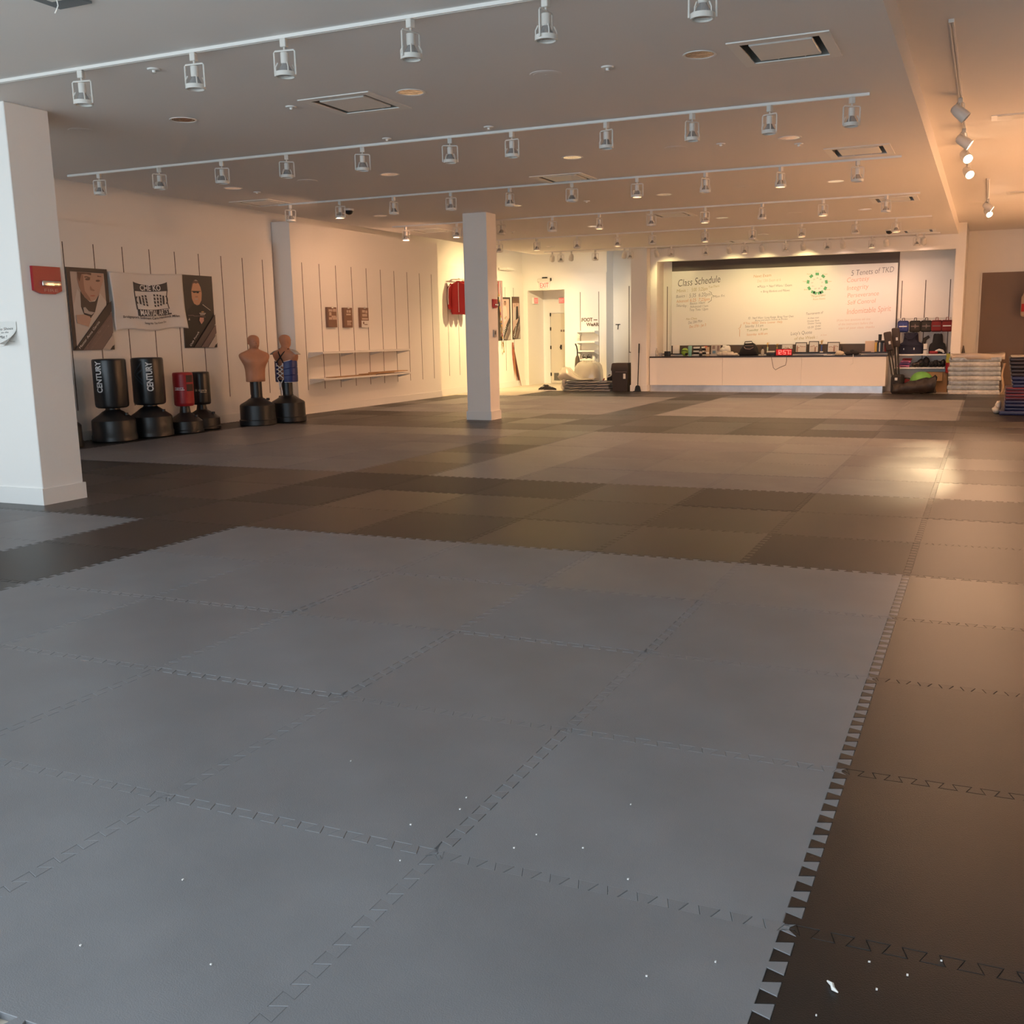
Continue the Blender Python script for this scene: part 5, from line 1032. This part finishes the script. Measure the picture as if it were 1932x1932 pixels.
def fposter(cs, label, rows, texts):
    f = lambda x, y: onX(x, y, XF+.014); P4 = [f(*c) for c in cs]; L = sum(P4, Vector())/4; L.x = XF
    t = thing('portrait_poster', label, 'poster', L, 0, 'framed portrait posters'); gg = lambda x, y: f(x, y)-L
    MB().prism([q-L-Vector((.011, 0, 0)) for q in P4], (1, 0, 0), .012).build('backing', PGREY, t); art(rows, gg, t)
    for s, a_, b_, hh, m in texts:
        A, B_ = gg(*a_), gg(*b_); u = (B_-A); w_ = u.length; text(s, A+Vector((.018, 0, 0)), u, Vector((1, 0, 0)).cross(u), w_, hh, m, 'printed_text', t, 0)
PPINK = mat('print_pink_wall', (.62, .45, .40), .45)
fposter([(939, 560.5), (962.5, 561), (964, 641), (941, 643)], 'far poster of a person in white uniform beside the slim column', [
  ('print_background', PPINK, [(941, 564), (960, 564.5), (961, 600), (945, 636)]), ('print_uniform', PGI, [(950, 577), (955, 579), (958, 598), (955, 604), (950, 609), (951, 632), (946, 632), (943, 606), (945, 588)]), ('print_head', PSKIN2, ell(952.6, 572.5, 2.2, 4)), ('print_hair', PHAIR, ell(952.4, 569, 1.8, 1.5)),
  ('print_face_shade', PSKIN, [(956, 598), (953, 603), (951, 600), (955, 596)]), ('print_sash', PGREY, [(962, 596), (962.5, 606), (948, 641), (944, 641)]), ('print_band', PMID, [(962.6, 607), (963, 624), (956, 641), (949, 641)]), ('print_corner', PLITE, [(963, 625), (963.6, 640.5), (957, 641)])],
  [('Master', (948, 640), (955, 614), .10, LETW), ('National Team', (952, 640.5), (961, 612), .07, PLITE)])
fposter([(966, 560), (979.5, 560), (982, 639), (967.5, 640.5)], 'far poster of two people, nearest the exit corner', [
  ('print_background', mat('print_room', (.16, .09, .06), .45), [(966.6, 561.5), (978.8, 561.5), (981, 637), (968, 639)]), ('print_wall', PPINK, [(967, 572), (979, 572), (980, 600), (967.5, 625)]), ('print_person', PGI, [(969, 580), (972, 580), (973, 602), (968, 606)]), ('print_head', PSKIN, ell(970.5, 576.5, 1.5, 3)), ('print_person', PJ, [(973.5, 578), (977, 578), (978, 600), (973, 604)]), ('print_head', PSKIN, ell(974.5, 574.5, 1.4, 3)),
  ('print_sash', PGREY, [(979.6, 594), (980, 604), (970, 639), (968, 639)]), ('print_band', PMID, [(980.2, 605), (981, 620), (976, 638.5), (971.5, 639)]), ('print_corner', PLITE, [(981, 622), (981.6, 638), (977, 638.6)])],
  [('Masters', (970, 638), (974, 614), .09, LETW), ('National Team', (973, 638.5), (979.5, 612), .07, PLITE)])
q = onX(943.5, 530, XF); t = thing('medal_rack', 'strand of gold and white medals hanging on the far wall behind the column', 'medals', (XF, q.y, 0)); MB().box((0, -.25, q.z-.02), (.05, .05, q.z+.01)).build('rack_bar', WHITEM, t); random.seed(11)
for i in range(12):
    y = -.22+.022*i; zb = q.z-.35-.14*i-random.uniform(0, .1); MB().tube([(.05, y, q.z), (.055, y+.008*math.sin(i), (q.z+zb)/2), (.06, y+.004, zb+.03)], .009, 5).build('ribbon', [REDC, LETW, BLUEC, GOLD][i % 4], t)
    MB().lathe([(.034, -.004), (.036, 0), (.034, .004)], n=16).xf(Matrix.Translation((.062, y, zb)) @ Matrix.Rotation(PI/2, 4, 'Y')).build('medal', GOLD, t)
q = onX(949, 508, -12.4); o = MB().rbox((-12.4, q.y-.25, q.z-.03), (-12.15, q.y+.25, q.z+.03), .004, 1).build('wall_shelf', WHITEM); tag(o, 'small high white ledge on the far wall above the two far posters', 'shelf')
for i, (dx, m) in enumerate([(0, REDW), (.055, WOOD), (.11, REDW), (.165, PGREY), (.22, REDW)]):
    top = onX(967.6+i*.35, 646+i*3, -12.35); bot = onZ(970.2+i*3.0, 729-.3*i, -.02); d = (top-bot); n = Vector((0, 0, 1)).cross(d).normalized()
    b = MB(); b.prism([bot-n*.025, bot+n*.025, top+n*.02, top-n*.02], n.cross(d).normalized(), .014); o = b.build('wooden_strip', m); tag(o, ['leftmost red-brown strip leaning in the far left corner','pale wooden strip leaning in the corner second from left','middle red-brown strip leaning in the far left corner','dark strip second from right leaning in the far left corner','rightmost red-brown strip leaning nearest the exit door'][i], 'wooden strip', 'strips leaning in the far corner')
# ------------------------------------------------------------------ exit door and signs
EXR = mat('exit_red', (.75, .06, .05), .5, emit=(1, .12, .08), es=1.1); EXF = mat('exit_face', (.85, .62, .55), .5, emit=(1, .55, .42), es=.35)
a, c = onY(1018, 531.5, EY-.02), onY(1037.5, 545, EY-.02); t = thing('exit_sign', 'lit exit sign with red letters above the doorway', 'exit sign', ((a.x+c.x)/2, EY, (a.z+c.z)/2), 0, 'red exit signs'); w_, hh = (c.x-a.x)/2, (a.z-c.z)/2
MB().rbox((-w_, -.05, -hh), (w_, 0, hh), .006, 1).build('housing', WHITEM, t); b = MB(); b.quad((-w_+.01, -.051, -hh+.01), (w_-.01, -.051, -hh+.01), (w_-.01, -.051, hh-.01), (-w_+.01, -.051, hh-.01)); b.build('face', EXF, t)
text('EXIT', (-w_*.82, -.0515, -hh*.62), (1, 0, 0), (0, 0, 1), w_*1.64, hh*1.25, EXR, 'lettering', t, .001, bold=.012)
a, c = onY(1015.5, 526, EY-.04), onY(1038.5, 531.3, EY-.04); t = thing('emergency_light', 'pale emergency light unit with black lamp head over the exit sign', 'emergency light', ((a.x+c.x)/2, EY, (a.z+c.z)/2)); w_, hh = (c.x-a.x)/2, (a.z-c.z)/2
MB().rbox((-w_, -.09, -hh), (w_, 0, hh), .008, 1).build('housing', LAMPW, t); MB().rbox((-w_*.3, -.08, hh), (w_*.5, -.02, hh+.04), .006, 1).build('lamp_head', BLKP, t); MB().rbox((w_, -.08, -hh*.6), (w_+.03, -.02, hh*1.2), .006, 1).build('side_lamp', BLKP, t)
def redsign(label, p, along, w_, hh):
    t = thing('exit_sign', label, 'exit sign', p, 0, 'red exit signs')
    if along == 'y': MB().rbox((0, -w_, -hh), (.05, w_, hh), .006, 1).build('housing', WHITEM, t); b = MB(); b.quad((.051, -w_*.8, -hh*.9), (.051, w_*.8, -hh*.9), (.051, w_*.8, hh*.9), (.051, -w_*.8, hh*.9)); b.build('face', mat('exit_red_face', (.7, .12, .1), .5, emit=(1, .16, .12), es=.8), t); text('EXIT', (.052, -w_*.6, -hh*.5), (0, 1, 0), (0, 0, 1), w_*1.2, hh, EXF, 'lettering', t, .001)
    else: MB().rbox((-w_, -.05, -hh), (w_, 0, hh), .006, 1).build('housing', WHITEM, t); b = MB(); b.quad((-w_*.85, -.051, -hh*.9), (w_*.85, -.051, -hh*.9), (w_*.85, -.051, hh*.9), (-w_*.85, -.051, hh*.9)); b.build('face', MATS['exit_red_face'], t); text('EXIT', (-w_*.6, -.052, -hh*.5), (1, 0, 0), (0, 0, 1), w_*1.2, hh, EXF, 'lettering', t, .001)
redsign('red lit exit sign on the left wall inside the doorway', onX(1008.5, 567.5, -12.3), 'y', .17, .09); redsign('red lit exit sign on the back wall inside the doorway', onY(1061, 567, 28.8), 'x', .10, .085)
DY = 28.8; xa, xb = onY(1035.5, 650, DY).x, -10.95; zt = onY(1050, 586, DY).z
b = MB(); b.box((xa, DY-.04, -.02), (xa+.07, DY, zt)); b.box((xa+.07, DY-.04, zt-.07), (xb, DY, zt)); struct(b.build('trim_3', TRIMW))
d = struct(MB().box((xa+.085, DY-.03, -.01), (xb, DY, zt-.085)).build('door_2', mat('door_cream', (.68, .62, .52), .5)))
for z in (.25, 1.05, 1.6, 2.02): MB().box((xa+.06, DY-.045, z-.05), (xa+.1, DY-.03, z+.05)).build('hinge', BLKP, d)
q0, q1 = onY(1045.5, 703.5, DY-.03), onY(1058.5, 717.5, DY-.03); b = MB(); n = 7
for i in range(n): z = q1.z+(q0.z-q1.z)*i/n; b.box((q0.x, DY-.045, z), (q1.x, DY-.03, z+.02))
b.box((q0.x, DY-.034, q1.z), (q1.x, DY-.03, q0.z)); b.build('louvre', mat('louvre_grey', (.16, .15, .13), .5), d)
q = onY(1058.5, 655, DY-.04); MB().ball((q.x, DY-.07, q.z), .03, .03, .03).box((q.x-.025, DY-.04, q.z-.07), (q.x+.025, DY-.03, q.z+.07)).build('door_handle', BLKP, d)
for px in (1059.5, 1064): q = onY(px, 624, DY-.03); MB().box((q.x-.03, DY-.034, q.z-.03), (q.x+.02, DY-.03, q.z+.03)).build('door_sign', PMID, d)
# ------------------------------------------------------------------ footwear display
FY = EY-.05
BRL = mat('brown_letters', (.16, .085, .05), .5)
for s, xa, xb, y, hpx in (('FOOT', 1098, 1118, 606.7, 7), ('WeAR', 1106.5, 1130, 615.3, 6.4)):
    A, B_ = onY(xa, y, FY), onY(xb, y-.35, FY); o = text(s, A+Vector((0, -.012, 0)), B_-A, (0, 0, 1), (B_-A).length, hpx*.0143, BRL, 'wall_lettering', None, 0, bold=.01); md = o.modifiers.new('t', 'SOLIDIFY'); md.thickness = .012; md.offset = 0
    tag(o, f'brown wall letters reading {s} above the small white shelves', 'lettering')
A = onY(1124, 603.5, FY); o = MB().box((A.x-.06, FY-.015, A.z-.012), (A.x+.05, FY-.001, A.z+.012)).build('wall_dash', BRL); tag(o, 'brown dash on the wall after the upper wall word', 'lettering')
for i, (y, lab) in enumerate([(624, 'topmost'), (644, 'second'), (661, 'third'), (677.5, 'lowest')]):
    z = onY(1112, y, FY-.36).z; xa, xb = onY(1096.5, y, FY).x, onY(1130, y, FY).x
    t = thing('wall_shelf', f'{lab} small white shelf under the brown wall letters', 'shelf', ((xa+xb)/2, FY, z), 0, 'small footwear shelves'); w_ = (xb-xa)/2
    MB().rbox((-w_, -.36, -.045), (w_, 0, 0), .003, 1).build('shelf_board', WHITEM, t)
    for x in (-w_, w_-.012): MB().prism([(x, 0, -.045), (x, -.33, -.045), (x, -.33, -.06), (x, 0, -.13)], (1, 0, 0), .012).build('bracket', WHITEM, t)
def shoe(label, x, y, z, rz, s=1, m=BLKC, grp=None):
    t = thing('shoe', label, 'shoe', (x, y, z), rz, grp)
    sole = [(-.13, .035), (-.10, .045), (0, .042), (.07, .05), (.12, .04), (.14, .012)]
    b = MB(); P2 = [(a_*s, c*s) for a_, c in sole]+[(a_*s, -c*s) for a_, c in reversed(sole)]; b.prism([(a_, c, 0) for a_, c in P2], (0, 0, 1), .025*s); b.build('sole', WHITEC, t)
    b = MB(); rs = []
    for x_, w_, hh in ((-.125, .034, .075), (-.11, .042, .10), (-.06, .042, .105), (-.02, .042, .085), (.03, .043, .065), (.08, .045, .05), (.115, .038, .04), (.135, .015, .03)):
        rs.append([(x_*s, w_*s*math.cos(a_), (.022+hh*max(0, math.sin(a_)) if math.sin(a_) > 0 else .022)*s) for a_ in [2*PI*j/18 for j in range(18)]])
    b.rings(rs); b.build('upper', m, t, ang=60); b = MB()
    for x_ in (-.01, .015, .04): b.tube([(x_*s, -.03*s, (.095-.3*x_)*s), (x_*s, .03*s, (.095-.3*x_)*s)], .005*s, 5)
    b.build('lace', WHITEC, t)
q = onZ(1024, 737, -.02); shoe('black sneaker at left of the pair on the pale floor, toe toward the room', q.x, q.y, -.02, R(-100), 1.25, grp='pair of black sneakers'); q = onZ(1038, 738, -.02); shoe('black sneaker at right of the pair on the pale floor, seen from the side', q.x, q.y, -.02, R(-8), 1.35, grp='pair of black sneakers')
for i, px in enumerate((1102, 1111, 1120)): q = onY(px, 676, FY-.2); shoe(['dark shoe at the left on the lowest footwear shelf', 'dark shoe in the middle of the lowest footwear shelf', 'pale shoe at the right on the lowest footwear shelf'][i], q.x, FY-.2, onY(1112, 677.5, FY-.36).z, R(-60), .95, [BLKC, BLKC, WHITEC][i], 'shoes on the lowest footwear shelf')
q = onZ(1089, 724, -.02); vx = onY(1089, 680, 26.3).x; t = thing('vacuum_cleaner', 'upright vacuum cleaner standing behind the clear plastic bag', 'vacuum cleaner', (vx, 26.3, -.02))
MB().rbox((-.15, -.2, 0), (.15, .12, .12), .03).build('floor_head', BLKP, t); MB().rings([[(.075*q2*math.cos(a_), .06*q2*math.sin(a_)+.02, z) for a_ in [2*PI*j/18 for j in range(18)]] for z, q2 in ((.1, .9), (.2, 1.1), (.6, 1.05), (.8, .8), (.88, .4))]).build('dust_body', BROWN, t)
MB().tube([(0, .02, .86), (0, .02, 1.0), (-.02, .02, 1.12), (-.06, .02, 1.2)], .02, 8).build('handle', BLKP, t)
# clear plastic bag, wrapped mats, bin, dustpan
def inx(px, Y): return onY(px, 700, Y).x
bx, by_ = inx(1110, 25.45), 25.45
t = thing('plastic_bag', 'large clear plastic bag stuffed full, standing behind the wrapped mats', 'plastic sheet', (bx, by_, -.02)); w_ = P(28)
b = MB(); rs = []
for k, (z, q2) in enumerate([(0, .9), (.05, 1.0), (.2, 1.03), (.38, 1.0), (.52, .96), (.62, .9), (.70, .75), (.745, .4)]):
    rs.append([((w_*q2*math.copysign(abs(math.cos(a_))**.6, math.cos(a_)))*(1+.03*math.sin(9*a_+k)), .32*q2*math.copysign(abs(math.sin(a_))**.6, math.sin(a_))*(1+.05*math.sin(11*a_+2*k)), z+.025*math.sin(5*a_+k)*(k > 4)) for a_ in [2*PI*j/44 for j in range(44)]])
b.rings(rs); b.build('film', PLASTIC, t, ang=80)
blob([(-.14, 0, .28, .2, .2, .28), (.16, .02, .3, .18, .2, .3), (0, 0, .45, .2, .18, .2)], 9, .02, mat('cream_foam', (.62, .53, .42), .8), 'foam_filling', t)
wx0, wx1 = inx(1064, 24.72), inx(1151, 24.72); hz = .068
for i in range(4):
    random.seed(i+40); t = thing('wrapped_mat', ['lowest','second lowest','second highest','topmost'][i]+' slate foam mat wrapped in plastic, lying before the clear bag', 'wrapped mat', ((wx0+wx1)/2+random.uniform(-.03, .03), 24.93, -.02+i*hz), random.uniform(-.03, .03), 'wrapped mats before the clear bag'); w_ = (wx1-wx0)/2-.02*i
    MB().rbox((-w_, -.24, .004), (w_, .24, hz-.004), .014, 2).build('foam', mat('slate_foam', (.15, .155, .17), .3, bump=.2, bscale=20), t)
    b = MB()
    for k in range(3):
        x = -w_+2*w_*(k+.2+.25*i)/3.6; b.tube([(x, -.246, hz*.2), (x+.1, -.25, hz*(.3+.1*k)), (x+.34, -.247, hz*.8)], .005, 5)
    b.build('film_fold', FILM, t)
t = thing('plastic_sheet', 'crumpled clear plastic heaped over the left of the wrapped mats', 'plastic sheet', (inx(1078, 24.98), 25.0, -.02+4*hz))
b = MB(); rs = []
for k in range(10):
    f = k/9; x = -.3+.95*f; hh = .30*math.exp(-((f-.15)/.25)**2)+.05
    rs.append([(x+.02*math.sin(5*a_+k), .2*math.cos(a_)*(1+.1*math.sin(4*a_+k)), hh*(.5+.5*math.sin(a_))*(1+.08*math.sin(6*a_+k))) for a_ in [2*PI*j/24 for j in range(24)]])
b.rings(rs); b.build('film', FILM, t, ang=70)
t = thing('plastic_sheet', 'bunched plastic end hanging at the left side of the wrapped mats', 'plastic sheet', (wx0-.09, 24.93, -.02)); blob([(0, 0, .1, .07, .12, .1), (.0, .03, .24, .06, .1, .1)], 12, .016, FILM, 'film', t)
t = thing('waste_bin', 'tall dark brown waste bin beside the left column of the counter', 'bin', (inx(1172.5, 24.85), 24.9, -.02)); w_ = P(16.6); hb = P(41)
b = MB(); b.rings([[(x*q2, y*q2*.9, z) for x, y in ((-w_, -w_), (w_, -w_), (w_, w_), (-w_, w_))] for z, q2 in ((0, .88), (hb, 1))]); b.build('body', mat('bin_brown', (.035, .025, .022), .45), t)
b = MB(); b.rings([[(x*q2, y*q2*.9, z) for x, y in ((-w_, -w_), (w_, -w_), (w_, w_), (-w_, w_))] for z, q2 in ((hb, 1.06), (hb+.05, 1.06), (hb+.17, .98), (hb+.19, .9))]); b.build('lid', MATS['bin_brown'], t)
MB().box((-w_*.5, -w_*.985, hb-.035), (w_*.9, -w_*.95, hb-.022)).build('rim_highlight', PMID, t); MB().box((w_*.45, -w_*.93, hb*.62), (w_*.72, -w_*.88, hb*.86)).build('sticker', PAPER, t); MB().tube([(-w_*1.0, -.05, hb-.02), (-w_*1.14, -.05, hb), (-w_*1.14, .05, hb), (-w_*1.0, .05, hb-.02)], .012, 6).build('handle', BLKP, t)
t = thing('lobby_dustpan', 'black long-handled dustpan leaning on the column left of the counter', 'dustpan', (inx(1203, 24.6), 24.6, 0)); MB().tube([(-.005, .02, .1), (.0, .06, .55), (.005, .10, 1.17)], .013, 8).build('handle', BLKP, t); MB().tube([(.004, .085, .95), (.005, .10, 1.18)], .018, 8).build('grip', BLKP, t)
MB().prism([(-.05, 0, 0.0), (.05, 0, .0), (.085, 0, .0), (.06, 0, .12), (.03, 0, .15), (-.03, 0, .15), (-.06, 0, .12), (-.085, 0, .0)], (0, 1, 0), .02).build('pan_back', BLKP, t); MB().prism([(-.085, -.12, .003), (.085, -.12, .003), (.085, 0, .003), (-.085, 0, .003)], (0, 0, 1), .012).build('pan', BLKP, t)
t = thing('backpack', 'dark bag with straps slumped between the clear bag and the waste bin', 'bag', (inx(1148, 25.2), 25.2, -.02)); blob([(0, 0, .14, .13, .15, .14), (.05, .02, .3, .09, .12, .12)], 14, .014, BLKC, 'body', t); MB().tube([(-.06, -.14, .32), (-.11, -.18, .22), (-.08, -.18, .1), (0, -.17, .06)], .018, 6).build('strap', REDD, t); MB().tube([(.0, -.13, .35), (.1, -.15, .38), (.14, -.1, .44)], .018, 6).build('strap', WHITEC, t)
q = onY(1166, 615, 28.15); t = thing('wall_hook', 'black wall hook on the recessed wall above the waste bin', 'hook', (q.x, 28.15, q.z)); MB().box((-.07, -.012, .03), (.07, 0, .055)).build('plate', BLKP, t); MB().tube([(.01, -.01, .04), (.02, -.05, .0), (.01, -.05, -.1)], .014, 6).build('hook', BLKP, t)
a, c = onY(1185.5, 664, 28.1), onY(1196, 692, 28.1); t = thing('notice_frame', 'pale framed notice on the recessed wall beside the column', 'notice', ((a.x+c.x)/2, 28.15, (a.z+c.z)/2)); w_, hh = (c.x-a.x)/2, (a.z-c.z)/2; MB().rbox((-w_, -.03, -hh), (w_, 0, hh), .004, 1).build('frame', BROWN, t); MB().box((-w_*.8, -.033, -hh*.9), (w_*.8, -.03, hh*.9)).build('sheet', PAPER, t)
